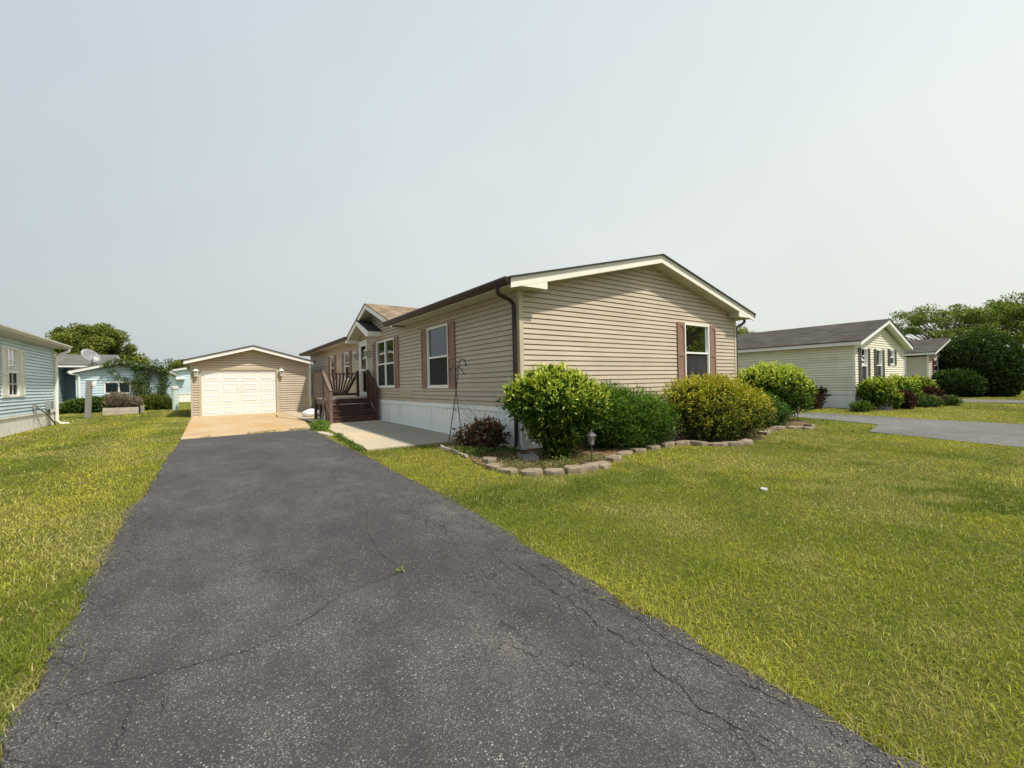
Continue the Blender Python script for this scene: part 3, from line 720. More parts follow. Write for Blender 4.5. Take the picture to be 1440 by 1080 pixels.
# downspouts
def spout(path, m, name='downspout', wd=.075, th=.055, par=house):
    b = MB(); b.tube(path, wd/2*1.05, 8); return b.build(name, m, par, smooth=False)
spout([(4.38, 6.52, 3.07), (4.38, 6.52, 2.98), (4.42, 6.54, 2.93), (4.74, 6.60, 2.85), (4.81, 6.62, 2.78), (4.815, 6.62, .9)], MATS['brown_gutter'])
spout([(4.81, 6.62, .9), (4.81, 6.62, .20), (4.79, 6.60, .13), (4.70, 6.52, .07), (4.60, 6.44, .055)], MATS['black_pipe'])
spout([(13.39, 6.50, 3.07), (13.39, 6.5, 2.98), (13.2, 6.52, 2.88), (12.95, 6.54, 2.80), (12.95, 6.55, .1)], MATS['black_pipe'])
# windows
SH = MATS['rose_shutter']
window(house, side, *WIN[0], curtain='tied', shut=[(WIN[0][0]-.35, WIN[0][0]-.01), (WIN[0][1]+.01, WIN[0][1]+.35)], shm=SH)
w2 = window(house, side, *WIN[1], mull=2, curtain=None, shut=[(WIN[1][0]-.35, WIN[1][0]-.01), (WIN[1][1]+.01, WIN[1][1]+.33)], shm=SH, label='wide double window beside the entrance door')
window(house, side, *WIN[2], curtain='sheer', shut=[(WIN[2][0]-.33, WIN[2][0]-.01), (WIN[2][1]+.01, WIN[2][1]+.33)], shm=SH)
window(house, side, *WIN[3], curtain='sheer', shut=[(WIN[3][0]-.33, WIN[3][0]-.01), (WIN[3][1]+.01, WIN[3][1]+.33)], shm=SH)
window(house, front, *GW, curtain='blind', shut=[(GW[0]-.33, GW[0]-.01), (GW[1]+.01, GW[1]+.31)], shm=SH, label='single window on the gable end wall')
mb = MB(); side.box(mb, VENT[0], VENT[1], .004, .02, .93, 1.12)
for i in range(5): side.box(mb, VENT[0]+.02, VENT[1]-.02, .02, .026, .945+i*.035, .957+i*.035)
mb.build('vent_panel', MATS['tan_trim'], house)
# dormer over the door
def fx(p, x): return (x, p[0], p[1])
DG = (12.15, 3.15, 14.63, 4.08, 17.15, 3.11)
mb = MB(); a_, b_ = slopes(*DG, 0, .03); mb.prism(a_, fx, 4.42, 8.15); mb.prism(b_, fx, 4.42, 8.15); mb.build('dormer_roof', MATS['shingle_dormer'], house)
mb = MB(); a_, b_ = slopes(12.17, 3.157, 14.63, 4.08, 17.13, 3.117, .031, .19); mb.prism(a_, fx, 4.44, 4.47); mb.prism(b_, fx, 4.44, 4.47)
mb.build('dormer_bargeboard', MATS['white_trim'], house)
mb = MB(); a_, b_ = slopes(12.19, 3.165, 14.63, 4.08, 17.11, 3.125, .15, .165); mb.prism(a_, fx, 4.471, 4.9); mb.prism(b_, fx, 4.471, 4.9)
mb.build('dormer_soffit', MATS['soffit_tan'], house)
# small lower gable nested under the dormer
SG = (14.30, 3.12, 15.56, 3.62, 17.13, 3.03)
mb = MB(); mb.prism([(14.26, 3.11), (15.56, 3.62), (15.56, 3.65), (14.26, 3.14)], fx, 4.40, 4.9); mb.build('porch_roof', MATS['shingle_edge'], house)
mb = MB(); mb.prism([(14.28, 2.95), (14.5, 2.95), (15.56, 3.44), (15.56, 3.61), (14.28, 3.105)], fx, 4.405, 4.437)
mb.prism([(14.28, 2.95), (14.30, 2.95), (14.30, 3.10), (14.28, 3.10)], fx, 4.438, 4.88)
mb.build('porch_fascia', MATS['white_trim'], house); mb = MB()
mb.prism([(16.85, 2.94), (17.13, 2.94), (17.13, 3.09), (16.85, 3.09)], fx, 4.415, 4.88)
mb.build('eave_return', MATS['white_trim'], house)
# door with storm door
mb = MB(); f = .07; d0, d1, dz0, dz1 = DOOR
side.box(mb, d0, d0+f, -.06, .036, dz0, dz1); side.box(mb, d1-f, d1, -.06, .036, dz0, dz1); side.box(mb, d0+f, d1-f, -.06, .036, dz1-f, dz1)
dfr = mb.build('door_frame', MATS['white_trim'], house)
mb = MB(); a, b = d0+f+.004, d1-f-.004
side.box(mb, a, a+.10, -.02, .02, dz0, dz1-f); side.box(mb, b-.10, b, -.02, .02, dz0, dz1-f)
side.box(mb, a+.1, b-.1, -.02, .02, dz0, dz0+.14); side.box(mb, a+.1, b-.1, -.02, .02, dz1-f-.12, dz1-f-.002); side.box(mb, a+.1, b-.1, -.018, .018, 1.86, 1.93)
dr = mb.build('door', MATS['door_white'], house)
mb = MB(); side.box(mb, a+.09, b-.09, -.004, .002, dz0+.13, dz1-f-.11); mb.build('pane', MATS['window_glass'], dr)
mb = MB(); side.box(mb, a, b, -.07, -.055, dz0, dz1-f); 
for zz in ((1.05, 1.75), (1.95, 2.35)): side.box(mb, a+.14, b-.14, -.055, -.048, *zz)
mb.build('inner_door', MATS['door_white'], dr)
mb = MB(); side.box(mb, a+.02, a+.05, .02, .06, 1.78, 1.98); side.box(mb, a+.02, a+.13, .055, .07, 1.9, 1.93); mb.build('handle', MATS['metal_gray'], dr)
def lantern(par, p, nx, ny, s=1.0, name='lantern', label=None, cat=None):
    x, y, z = p
    b = MB(); cx, cy = x+nx*.09*s, y+ny*.09*s
    if nx: b.box(min(x, x+nx*.02), max(x, x+nx*.02), y-.05*s, y+.05*s, z-.12*s, z+.10*s)
    else: b.box(x-.05*s, x+.05*s, min(y, y+ny*.02), max(y, y+ny*.02), z-.12*s, z+.10*s)
    b.tube([(x, y, z+.05*s), (x+nx*.05*s, y+ny*.05*s, z+.09*s), (cx, cy, z+.06*s)], .012*s, 6)
    b.lathe((cx, cy, z), [(.03*s, -.17*s), (.06*s, -.15*s), (.065*s, -.13*s), (.06*s, -.125*s)], 6)
    b.lathe((cx, cy, z), [(.095*s, .035*s), (.10*s, .045*s), (.085*s, .075*s), (.055*s, .105*s), (.02*s, .12*s), (.015*s, .14*s), (.018*s, .15*s), (.004*s, .175*s)], 12)
    for k in range(6):
        an = k*math.pi/3; b.beam((cx+.055*s*math.cos(an), cy+.055*s*math.sin(an), z-.13*s), (cx+.08*s*math.cos(an), cy+.08*s*math.sin(an), z+.04*s), .012*s, .012*s)
    o = b.build(name, MATS['lamp_white'], par)
    b = MB(); b.lathe((cx, cy, z), [(.048*s, -.125*s), (.07*s, .035*s)], 6); b.build('lamp_glass', MATS['frosted'], o)
    return o
lantern(house, (HX-.017, 17.10, 2.5), -1, 0, 1.1, 'wall_lamp'); lantern(house, (HX-.017, 15.62, 2.5), -1, 0, 1.1, 'wall_lamp')

# ------------------------------------------------------------------ entrance stairs with sunburst railing
st = thing('entrance_stairs', (4.0, 15.5, g(15)), 'dark brown wooden entry deck with steps and sunburst railing at the tan house door', 'stairs')
X0, X1 = 3.25, 4.76; YF, YB = 15.46, 16.78; gz = g(15)+.03
DB, DW = MATS['deck_brown'], MATS['deck_worn']
mb = MB()
for i in range(9): a = YF+i*(YB-YF)/9; mb.box(X0-.02, X1+.04, a, a+(YB-YF)/9-.008, .865, .895)
mb.build('deck', MATS['deck_board_floor'], st)
mb = MB(); mb.box(X0, X1, YF-.03, YF-.001, .69, .862); mb.box(X0, X0+.04, YF, YB, .70, .862); mb.box(X1-.04, X1, YF, YB, .70, .862); mb.box(X0, X1, YB-.03, YB, .70, .862); mb.build('deck_rim', DB, st)
zs = [.68, .49, .30]; yn = [15.14, 14.84, 14.54]
prev = YF-.03
for z, y in zip(zs, yn):
    mb = MB(); mb.box(X0+.06, X1-.06, y-.03, prev+.0, z-.03, z); mb.build('tread', DB, st)
    prev = y
for i, (z, y) in enumerate(zip(zs, yn)):
    zb = zs[i+1] if i < 2 else gz
    mb = MB(); mb.box(X0+.065, X1-.065, y-.005, y+.018, zb, z-.031); mb.build('riser', DB, st)
for x in (X0+.03, X1-.05):
    mb = MB(); mb.prism([(14.5, gz), (14.5, .28), (YF-.03, .86), (YF-.03, gz+.3), (14.95, gz)], fx, x-.025, x+.024); mb.build('stringer', DB, st)
def post(x, y, z0, z1, m=DB, s=.09):
    mb = MB(); h = s/2; mb.box(x-h, x+h, y-h, y+h, z0, z1)
    mb.add([(x-h, y-h, z1), (x+h, y-h, z1), (x+h, y+h, z1), (x-h, y+h, z1), (x, y, z1+.02)], [(0,1,4),(1,2,4),(2,3,4),(3,0,4)]); return mb.build('post', m, st)
post(X0, 14.47, gz, 1.13, DW); post(X0, 15.42, gz, 1.84, DW); post(X0, YB, gz, 1.78, DB)
post(X1-.02, 14.53, gz, 1.18); post(X1-.02, 15.46, gz, 1.86); post(X1-.02, YB-.04, .87, 1.86)
post(X0+.75, YB, gz, .7); post(X0+.03, 16.1, gz, .7, DB, .08)
def rail(p0, p1, wd=.09, th=.04, m=DB):
    b = MB(); b.beam(p0, p1, wd, th); return b.build('handrail', m, st)
rail((X0, 14.42, 1.15), (X0, 15.46, 1.80), m=DW); rail((X0, 14.5, .62), (X0, 15.42, 1.22), .04, .09, DW)
rail((X1-.02, 14.48, 1.18), (X1-.02, 15.46, 1.83)); rail((X1-.02, 14.55, .48), (X1-.02, 15.42, 1.02), .04, .09)
for i in range(1, 6):
    t = i/6
    for x, m in ((X0, DW), (X1-.02, DB)):
        y = 14.5+t*.95; mb = MB(); mb.box(x-.017, x+.017, y-.035, y+.035, .50+.6*t+.02, 1.13+.63*t); mb.build('baluster', m, st)
rail((X0-.0, 15.42, 1.78), (X0, YB, 1.78), .1, .035, DW); rail((X0, 15.46, .96), (X0, YB-.04, .96), .04, .08, DW)
for i in range(9):
    y = 15.49+i*.138; mb = MB(); mb.box(X0-.045, X0-.02, y, y+.125, .93-.0*i, 1.755); mb.build('panel_board', DW, st)
# back railing and its sunburst
rail((X0+.04, YB, 1.77), (X1-.06, YB-.02, 1.77), .09, .04); rail((X0+.04, YB, 1.0), (X1-.06, YB-.02, 1.0), .04, .09)
cx = (X0+X1)/2-.02
for i in range(13):
    t = (i-6)/6; bx = cx+t*.36; ang = t*1.02
    tx = max(X0+.07, min(X1-.08, bx+math.tan(ang)*.42)); tz = 1.75 if abs(bx+math.tan(ang)*.42-tx) < .01 else 1.75-(abs(bx+math.tan(ang)*.42-tx))*.35
    mb = MB(); mb.beam((bx, YB-.02, 1.03), (tx, YB-.02, tz), .05, .028, (0, 1, 0)); mb.build('baluster', DB, st)
bo = thing('leaning_board', (3.12, 15.35, g(15.3)+.03), 'weathered grey board propped against the side of the brown deck', 'board')
mb = MB(); mb.prism([(3.02, g(15.3)+.03), (3.20, g(15.3)+.03), (3.19, .60), (3.14, .60)], lambda p, y: (p[0], y+(p[1])*.12, p[1]), 15.0, 15.03); mb.build('plank', MATS['gray_wood'], bo)

# ------------------------------------------------------------------ garage
GZ = .12; GF = 22.56
gar = thing('garage', (1.8, GF, GZ), 'detached tan sided garage with white roll up door at the end of the driveway', 'garage')
gp_ = PL((0, GF), (1, 0), (0, -1)); gl_ = PL((-.47, 0), (0, 1), (-1, 0)); gr_ = PL((4.05, 0), (0, 1), (1, 0)); gb_ = PL((0, 30.2), (1, 0), (0, 1))
GDr = (-.12, 2.70, GZ, 2.13)
mb = MB(); siding(mb, gp_, -.47+.05, 4.05-.05, GZ+.01, 3.1, holes=[(GDr[0]-.08, GDr[1]+.08, 0, GDr[3]+.08)], gable=(-.47, 2.45, 1.78, 3.06, 4.05, 2.45), c=.105, base=GZ+.01, lip=.026, slot=.028)
mb.build('wall', MATS['tan_siding'], gar)
mb = MB(); siding(mb, gl_, GF, 30.2, GZ+.01, 2.47, c=.105, base=GZ+.01, slot=.02); siding(mb, gr_, GF, 30.2, GZ+.01, 2.47, c=.105, base=GZ+.01); siding(mb, gb_, -.47, 4.05, GZ+.01, 3.1, gable=(-.47, 2.45, 1.78, 3.06, 4.05, 2.45), base=GZ+.01)
mb.build('wall', MATS['tan_siding'], gar)
mb = MB(); mb.box(-.492, -.42, GF-.024, GF+.06, GZ, 2.44); mb.build('corner_trim', MATS['tan_trim'], gar)
mb = MB(); mb.box(4.0, 4.072, GF-.024, GF+.06, GZ, 2.44); mb.build('corner_trim', MATS['tan_trim'], gar)
mb = MB(); gp_.box(mb, GDr[0]-.09, GDr[0], -.1, .03, GZ, 2.22); gp_.box(mb, GDr[1], GDr[1]+.09, -.1, .03, GZ, 2.22); gp_.box(mb, GDr[0], GDr[1], -.1, .03, 2.13, 2.22); mb.build('door_frame', MATS['tan_trim'], gar)
mb = MB(); gp_.box(mb, GDr[0], GDr[1], -.09, -.05, GZ+.01, GDr[3])
W = GDr[1]-GDr[0]; H = (GDr[3]-GZ-.02)/4
for r_ in range(4):
    zb = GZ+.015+r_*H; gp_.box(mb, GDr[0]+.002, GDr[1]-.002, -.05, -.042, zb+.006, zb+H-.006)
    for c_ in range(4):
        a = GDr[0]+W*(c_+.5)/4-.27; b = a+.54; z0 = zb+.12; z1 = zb+H-.10
        v0, v1, v2 = -.0415, -.026, -.038
        o_ = [gp_(a, v0, z0), gp_(b, v0, z0), gp_(b, v0, z1), gp_(a, v0, z1)]
        i_ = [gp_(a+.02, v1, z0+.02), gp_(b-.02, v1, z0+.02), gp_(b-.02, v1, z1-.02), gp_(a+.02, v1, z1-.02)]
        j_ = [gp_(a+.045, v2, z0+.045), gp_(b-.045, v2, z0+.045), gp_(b-.045, v2, z1-.045), gp_(a+.045, v2, z1-.045)]
        mb.add(o_+i_+j_, [(0,1,5,4),(1,2,6,5),(2,3,7,6),(3,0,4,7),(4,5,9,8),(5,6,10,9),(6,7,11,10),(7,4,8,11),(8,9,10,11)])
gd = mb.build('garage_door', MATS['garage_door_white'], gar)
mb = MB(); gp_.box(mb, 2.58, 2.61, -.04, -.02, 1.35, 1.62); mb.build('handle', MATS['lamp_white'], gd)
GR = (-.72, 2.54, 1.78, 3.22, 4.28, 2.54)
mb = MB(); a_, b_ = slopes(*GR, 0, .03); mb.prism(a_, fy, 22.18, 30.5); mb.prism(b_, fy, 22.18, 30.5); mb.build('roof', MATS['shingle_tan'], gar)
mb = MB(); a_, b_ = slopes(*GR, .001, .04); mb.prism(a_, fy, 22.165, 22.1785); mb.prism(b_, fy, 22.165, 22.1785); mb.build('shingle_edge', MATS['shingle_edge'], gar)
mb = MB(); a_, b_ = slopes(-.70, 2.545, 1.78, 3.22, 4.26, 2.545, .031, .19); mb.prism(a_, fy, 22.2, 22.23); mb.prism(b_, fy, 22.2, 22.23); mb.build('bargeboard', MATS['white_trim'], gar)
mb = MB(); a_, b_ = slopes(-.68, 2.55, 1.78, 3.22, 4.24, 2.55, .165, .18); mb.prism(a_, fy, 22.231, GF+.02); mb.prism(b_, fy, 22.231, GF+.02)
mb.box(-.69, -.475, GF, 30.3, 2.36, 2.375); mb.box(4.055, 4.25, GF, 30.3, 2.36, 2.375); mb.build('soffit', MATS['soffit_tan'], gar)
for sgn in (0, 1):
    mb = MB(); gg = [(-.70, 2.54), (-.80, 2.54), (-.80, 2.50), (-.74, 2.43), (-.70, 2.43)]
    mb.prism([((3.56-a) if sgn else a, z) for a, z in gg], fy, 22.2, 30.5); mb.build('gutter', MATS['brown_gutter'], gar)
mb = MB(); mb.box(4.075, 4.13, GF+.0, GF+.06, .2, 2.4); mb.build('downspout', MATS['cream_trim'], gar)
lantern(gar, (-.30, GF-.02, 2.03), 0, -1, 1.15, 'wall_lamp'); lantern(gar, (2.90, GF-.02, 2.03), 0, -1, 1.15, 'wall_lamp')

# ------------------------------------------------------------------ neighbouring houses
def simple_house(name, label, X0, X1, Y0, Y1, zsk, zsoff, ridge, axis, over, sm, rm, trim, skm, gut=None, skirt_side=True, gfront=True, base=0., roofpeak=None, bh=.2):
    """gabled box; ridge runs along axis ('x' or 'y')"""
    h = thing(name, ((X0+X1)/2, (Y0+Y1)/2, base), label, 'house')
    pw = {'-x': (PL((X0, 0), (0, 1), (-1, 0)), Y0, Y1), '+x': (PL((X1, 0), (0, 1), (1, 0)), Y0, Y1), '-y': (PL((0, Y0), (1, 0), (0, -1)), X0, X1), '+y': (PL((0, Y1), (1, 0), (0, 1)), X0, X1)}
    return h, pw
def add_walls(h, pw, zb, zs_, ridgez, axis, sm, skm, holes={}, trim=None, c=.1016):
    for k, (pl, a, b) in pw.items():
        mb = MB(); gb = (k[1] == axis)
        siding(mb, pl, a, b, zb, zs_ if not gb else ridgez, holes=holes.get(k, []), gable=((a, zs_+.1, (a+b)/2, ridgez, b, zs_+.1) if gb else None), base=zb, c=c, lip=.024, slot=.026)
        mb.build('wall', sm, h)
    mb = MB()
    for k, (pl, a, b) in pw.items():
        skirt(mb, pl, a, b, zb-.06, .3); pl.box(mb, a-.01, b+.01, -.01, .03, zb-.07, zb-.004)
    mb.build('skirting', skm, h)
    if trim:
        X0 = pw['-x'][0].O[0]; X1 = pw['+x'][0].O[0]; Y0, Y1 = pw['-x'][1:]
        for x in (X0, X1):
            for y in (Y0, Y1): mb = MB(); mb.box(x-.03 if x == X0 else x-.06, x+.06 if x == X0 else x+.03, y-.03 if y == Y0 else y-.06, y+.06 if y == Y0 else y+.03, zb, zs_+.05).build('corner_trim', trim, h)
def add_roof(h, X0, X1, Y0, Y1, ze, zr, axis, ov, ovg, rm, trim, bh=.18, gutm=None, gside=(0, 1), soff=None):
    if axis == 'y': a0, a1, b0, b1 = X0-ov, X1+ov, Y0-ovg, Y1+ovg; fn = fy
    else: a0, a1, b0, b1 = Y0-ov, Y1+ov, X0-ovg, X1+ovg; fn = fx
    m = (a0+a1)/2
    mb = MB(); p, q = slopes(a0-.03, ze, m, zr, a1+.03, ze, 0, .03); mb.prism(p, fn, b0-.03, b1+.03); mb.prism(q, fn, b0-.03, b1+.03); mb.build('roof', rm, h)
    p, q = slopes(a0, ze+.005, m, zr, a1, ze+.005, .031, .03+bh)
    for e0, e1 in ((b0, b0+.03), (b1-.03, b1)): mb = MB(); mb.prism(p, fn, e0, e1); mb.prism(q, fn, e0, e1); mb.build('bargeboard', trim, h)
    for e0, e1 in ((a0, a0+.02), (a1-.02, a1)): mb = MB(); mb.prism([(e0, ze-bh), (e1, ze-bh), (e1, ze-.033), (e0, ze-.033)], fn, b0+.031, b1-.031); mb.build('fascia', trim, h)
    mb = MB(); p, q = slopes(a0+.02, ze+.01, m, zr, a1-.02, ze+.01, bh-.03, bh-.01)
    for e0, e1 in ((b0+.031, b0+ovg+.02), (b1-ovg-.02, b1-.031)):
        if e1 > e0: mb.prism(p, fn, e0, e1); mb.prism(q, fn, e0, e1)
    for e0, e1 in ((a0+.021, a0+ov), (a1-ov, a1-.021)): mb.prism([(e0, ze-bh+.005), (e1, ze-bh+.005), (e1, ze-bh+.02), (e0, ze-bh+.02)], fn, b0+ovg, b1-ovg)
    mb.build('soffit', soff or trim, h)
    if gutm:
        for s_ in gside:
            mb = MB(); e = a0 if s_ == 0 else a1; sg = -1 if s_ == 0 else 1
            mb.prism([(e+sg*.002, ze-.02), (e+sg*.12, ze-.02), (e+sg*.12, ze-.06), (e+sg*.07, ze-.13), (e+sg*.002, ze-.13)], fn, b0, b1); mb.build('gutter', gutm, h)

# A: pale blue house left of the drive
A = simple_house('house', 'pale blue sided home with cream shutters at the left edge, nearest the lawn', -12.6, -4.57, 7.0, 22.87, .66, 2.95, 4.1, 'y', .35, None, None, None, None, base=.1)
hA, pA = A
AW = (18.28, 19.14, 1.19, 2.65)
add_walls(hA, pA, .66, 2.95, 4.05, 'y', MATS['blue_siding'], MATS['pale_skirting'], {'+x': [AW, (12.2, 13.2, 1.19, 2.65)]}, MATS['gray_trim'])
add_roof(hA, -12.6, -4.57, 7.0, 22.87, 3.08, 4.15, 'y', .33, .45, MATS['shingle_gray'], MATS['gray_trim'], .15, MATS['gray_trim'], (1,))
mat('cream_shutter', (.66, .66, .58), .6, .04)
pxA = pA['+x'][0]
window(hA, pxA, *AW, grid=(2, 2), curtain='sheer', shut=[(AW[0]-.5, AW[0]-.02), (AW[1]+.02, AW[1]+.5)], shm=MATS['cream_shutter'])
window(hA, pxA, 12.2, 13.2, 1.19, 2.65, grid=(2, 2), curtain='sheer', shut=[(11.7, 12.18), (13.22, 13.7)], shm=MATS['cream_shutter'])
mb = MB(); mb.tube([(-4.18, 23.15, 2.98), (-4.2, 23.1, 2.85), (-4.45, 22.95, 2.7), (-4.5, 22.9, 2.6), (-4.5, 22.9, .25), (-4.42, 22.92, .15), (-4.2, 22.95, .12)], .05, 8); mb.build('downspout', MATS['white_trim'], hA)
mb = MB(); mb.lathe((-6.1, 22.6, 3.6), [(.13, 0), (.13, .12), (.20, .13), (.20, .17), (.15, .2), (.15, .3), (.19, .31), (.19, .36), (.02, .4)], 12); mb.build('roof_vent', MATS['metal_gray'], hA)
mb = MB(); mb.box(-4.55, -4.40, 21.7, 21.98, .72, 1.0); mb.build('meter_box', MATS['metal_gray'], hA); mb = MB(); mb.box(-4.54, -4.46, 20.3, 20.42, .78, .92)
mb.build('outlet_box', MATS['metal_gray'], hA)
mb = MB(); mb.tube([(-4.48, 21.84, .74), (-4.48, 21.84, .1)], .03, 8); mb.build('conduit', MATS['gray_wood'], hA)
MB().tube([(-4.5, 20.5, .84), (-4.42, 21.2, .6), (-4.4, 22.2, .14)], .022, 8).build('conduit', MATS['gray_wood'], hA)
MB().tube([(-4.5, 20.45, .8), (-4.4, 20.3, .4), (-4.4, 20.1, .12)], .012, 6).build('cable', MATS['gray_wood'], hA)

# B: pale blue gabled building behind the lawn
hB, pB = simple_house('outbuilding', 'pale blue gabled building with a long slider window, overgrown with a vine', -5.98, -1.93, 34.58, 44, .3, 2.4, 3.1, 'y', .3, None, None, None, None, base=.12)
hB['category'] = 'building'
BW = (-4.8, -3.1, 1.17, 1.85)
add_walls(hB, pB, .32, 2.34, 2.98, 'y', MATS['blue_siding'], MATS['pale_skirting'], {'-y': [BW]}, MATS['blue_siding'], .15)
add_roof(hB, -5.98, -1.93, 34.58, 44, 2.55, 3.18, 'y', .26, .3, MATS['shingle_gray'], MATS['white_trim'], .17)
pb = pB['-y'][0]; mb = MB(); f = .07
pb.box(mb, BW[0]-.02, BW[1]+.02, -.04, .05, BW[3]-.05, BW[3]+.02); pb.box(mb, BW[0]-.02, BW[1]+.02, -.04, .05, BW[2]-.02, BW[2]+.05)
for x in (BW[0], BW[0]+.62, BW[0]+1.12, BW[1]): pb.box(mb, x-.035, x+.035, -.04, .045, BW[2]+.05, BW[3]-.05)
wB = mb.build('window', MATS['white_trim'], hB)
mb = MB(); pb.box(mb, BW[0], BW[0]+1.12, -.03, -.02, BW[2], BW[3]); mb.build('pane', MATS['window_glass'], wB)
mb = MB(); pb.box(mb, BW[0]+1.12, BW[1], -.02, .0, BW[2]+.02, BW[3]-.02); mb.build('boarded_panel', MATS['planter_wood'], wB)
mb = MB(); mb.tube([(-6.25, 34.25, 2.45), (-6.2, 34.3, 2.36), (-5.9, 34.5, 2.28), (-5.86, 34.5, 2.15), (-5.86, 34.5, .3)], .055, 8); mb.build('downspout', MATS['white_trim'], hB)
# satellite dish on its roof
ds = thing('satellite_dish', (-5.35, 35.0, 2.72), 'grey oval satellite dish on the left slope of the pale blue outbuilding roof', 'satellite dish')
mb = MB(); mb.tube([(-5.75, 35.0, 2.58), (-5.35, 35.0, 3.05)], .03, 8); mb.tube([(-4.98, 35.0, 2.83), (-5.33, 35.0, 3.05)], .03, 8); mb.tube([(-5.36, 35.1, 2.76), (-5.36, 35.0, 3.25)], .035, 8); mb.build('mount', MATS['metal_gray'], ds)
dn = Vector((.42, -.82, .42)).normalized(); du = Vector((0, 0, 1)); dx = dn.cross(du).normalized(); dyv = dx.cross(dn).normalized()
cD = Vector((-5.42, 34.9, 3.38)); n = 28; vs = []; fs = []
for k, (rr2, dd) in enumerate([(0, .0), (.35, .012), (.7, .048), (1., .10), (1.01, .09), (.7, .034), (.35, -.002), (0, -.014)]):
    for i in range(n):
        a = 2*math.pi*i/n; p = cD+dx*(rr2*.40*math.cos(a)+rr2*.14*math.sin(a))+dyv*(rr2*.44*math.sin(a))+dn*(dd*.9); vs.append(p)
for k in range(7):
    for i in range(n): fs.append((k*n+i, k*n+(i+1) % n, (k+1)*n+(i+1) % n, (k+1)*n+i))
mb = MB().add(vs, fs); refl = mb.build('reflector', MATS['dish_gray'], ds, smooth=True)
mb = MB(); mb.tube([cD-dyv*.4, cD+dn*.45-dyv*.18+dx*.05, cD+dn*.5], .014, 6); mb.lathe(tuple(cD+dn*.5), [(.05, -.04), (.05, .05)], 8); mb.build('feed_arm', MATS['metal_gray'], ds)
# G: blue house behind A with a recessed bay
hG, pG = simple_house('house', 'blue home with brown roof half hidden behind the nearest pale blue house', -20, -7.0, 36.0, 44, .7, 2.8, 3.9, 'x', .35, None, None, None, None, base=.12)
add_walls(hG, pG, .72, 2.72, 3.6, 'x', MATS['blue_siding'], MATS['pale_skirting'], {}, MATS['blue_siding'], .13)
mb = MB(); siding(mb, PL((0, 37.2), (1, 0), (0, -1)), -7.0, -5.9, .3, 2.75, lip=.024, slot=.026); mb.build('recessed_wall', mat('blue_siding_shade', (.20, .29, .34), .6, .1, dirt=((.14, .2, .22), .4)), hG)  # siding blue darkened here to paint in the shade under the eave
add_roof(hG, -20, -5.2, 36.0, 45, 2.95, 3.85, 'x', .35, .3, MATS['shingle_gray'], MATS['white_trim'], .17)
# C: pale blue house seen past the garage's left side
hC, pC = simple_house('house', 'distant pale blue home with whitish skirting seen just left of the garage', -2.6, 6, 52, 62, 1.0, 3.2, 4, 'y', .3, None, None, None, None, base=.12)
add_walls(hC, pC, .95, 3.05, 3.9, 'y', MATS['blue_siding'], MATS['pale_skirting'], {}, None, .15)
add_roof(hC, -2.6, 6, 52, 62, 3.2, 4.1, 'y', .3, .35, MATS['shingle_gray'], MATS['white_trim'], .18)
mb = MB(); mb.box(-2.2, -1.55, 51.5, 52, 2.3, 2.45); mb.build('awning', MATS['white_trim'], hC)
# F: roof peeking between the garage and the tan house
hF, pF = simple_house('house', 'distant white gabled home showing only a roof corner between garage and tan house', 10, 18, 50, 60, 1.0, 3.2, 4, 'y', .3, None, None, None, None, base=.12)
add_walls(hF, pF, .9, 3.4, 4.6, 'y', MATS['yellow_siding'], MATS['pale_skirting'], {}, None, .15)
add_roof(hF, 10, 18, 50, 60, 3.6, 4.7, 'y', .3, .35, MATS['shingle_dark'], MATS['white_trim'], .2)
# D: yellow house on the right
hD, pD = simple_house('house', 'cream yellow sided home with dark grey roof on the right beyond the second driveway', 20.54, 27.2, 5.82, 24, .62, 2.45, 3.5, 'y', .3, None, None, None, None, base=0)
DWN = [(21.2, 21.95, .95, 2.38), (23.1, 23.85, 1.0, 2.38), (25.0, 25.65, 1.7, 2.42)]
add_walls(hD, pD, .62, 2.44, 3.42, 'y', MATS['yellow_siding'], MATS['white_skirting'], {'-y': DWN}, MATS['cream_trim'])
add_roof(hD, 20.54, 27.2, 5.82, 24, 2.62, 3.68, 'y', .28, .30, MATS['shingle_dark'], MATS['white_trim'], .17)
pd = pD['-y'][0]
for i, (a, b, c, d) in enumerate(DWN): window(hD, pd, a, b, c, d, curtain='sheer', shut=[(a-.3, a-.01), (b+.01, b+.3)], shm=MATS['dark_shutter'])
mb = MB(); mb.box(23.5, 23.75, 15.5, 15.9, 3.55, 3.82); mb.build('roof_vent', MATS['black_pipe'], hD)
# E: beige house further right
hE, pE = simple_house('house', 'beige home with grey roof and maroon shutter behind the round green hedge', 33, 40, 6, 24, .62, 2.3, 3.2, 'y', .3, None, None, None, None, base=0)
EW = (34.2, 35.2, 1.4, 2.1)
add_walls(hE, pE, .5, 2.26, 3.2, 'y', MATS['beige_siding'], MATS['white_skirting'], {'-y': [EW]}, MATS['cream_trim'])
add_roof(hE, 33, 40, 6, 24, 2.5, 3.42, 'y', .3, .35, MATS['shingle_dark'], MATS['white_trim'], .16)
pe = pE['-y'][0]; window(hE, pe, *EW, curtain=None, shut=[(EW[0]-.4, EW[0]-.02), (EW[1]+.02, EW[1]+.4)], shm=MATS['maroon_shutter'])
mb = MB(); mb.box(32.9, 32.99, 6.9, 7.05, .1, 2.3); mb.build('downspout', MATS['white_trim'], hE)
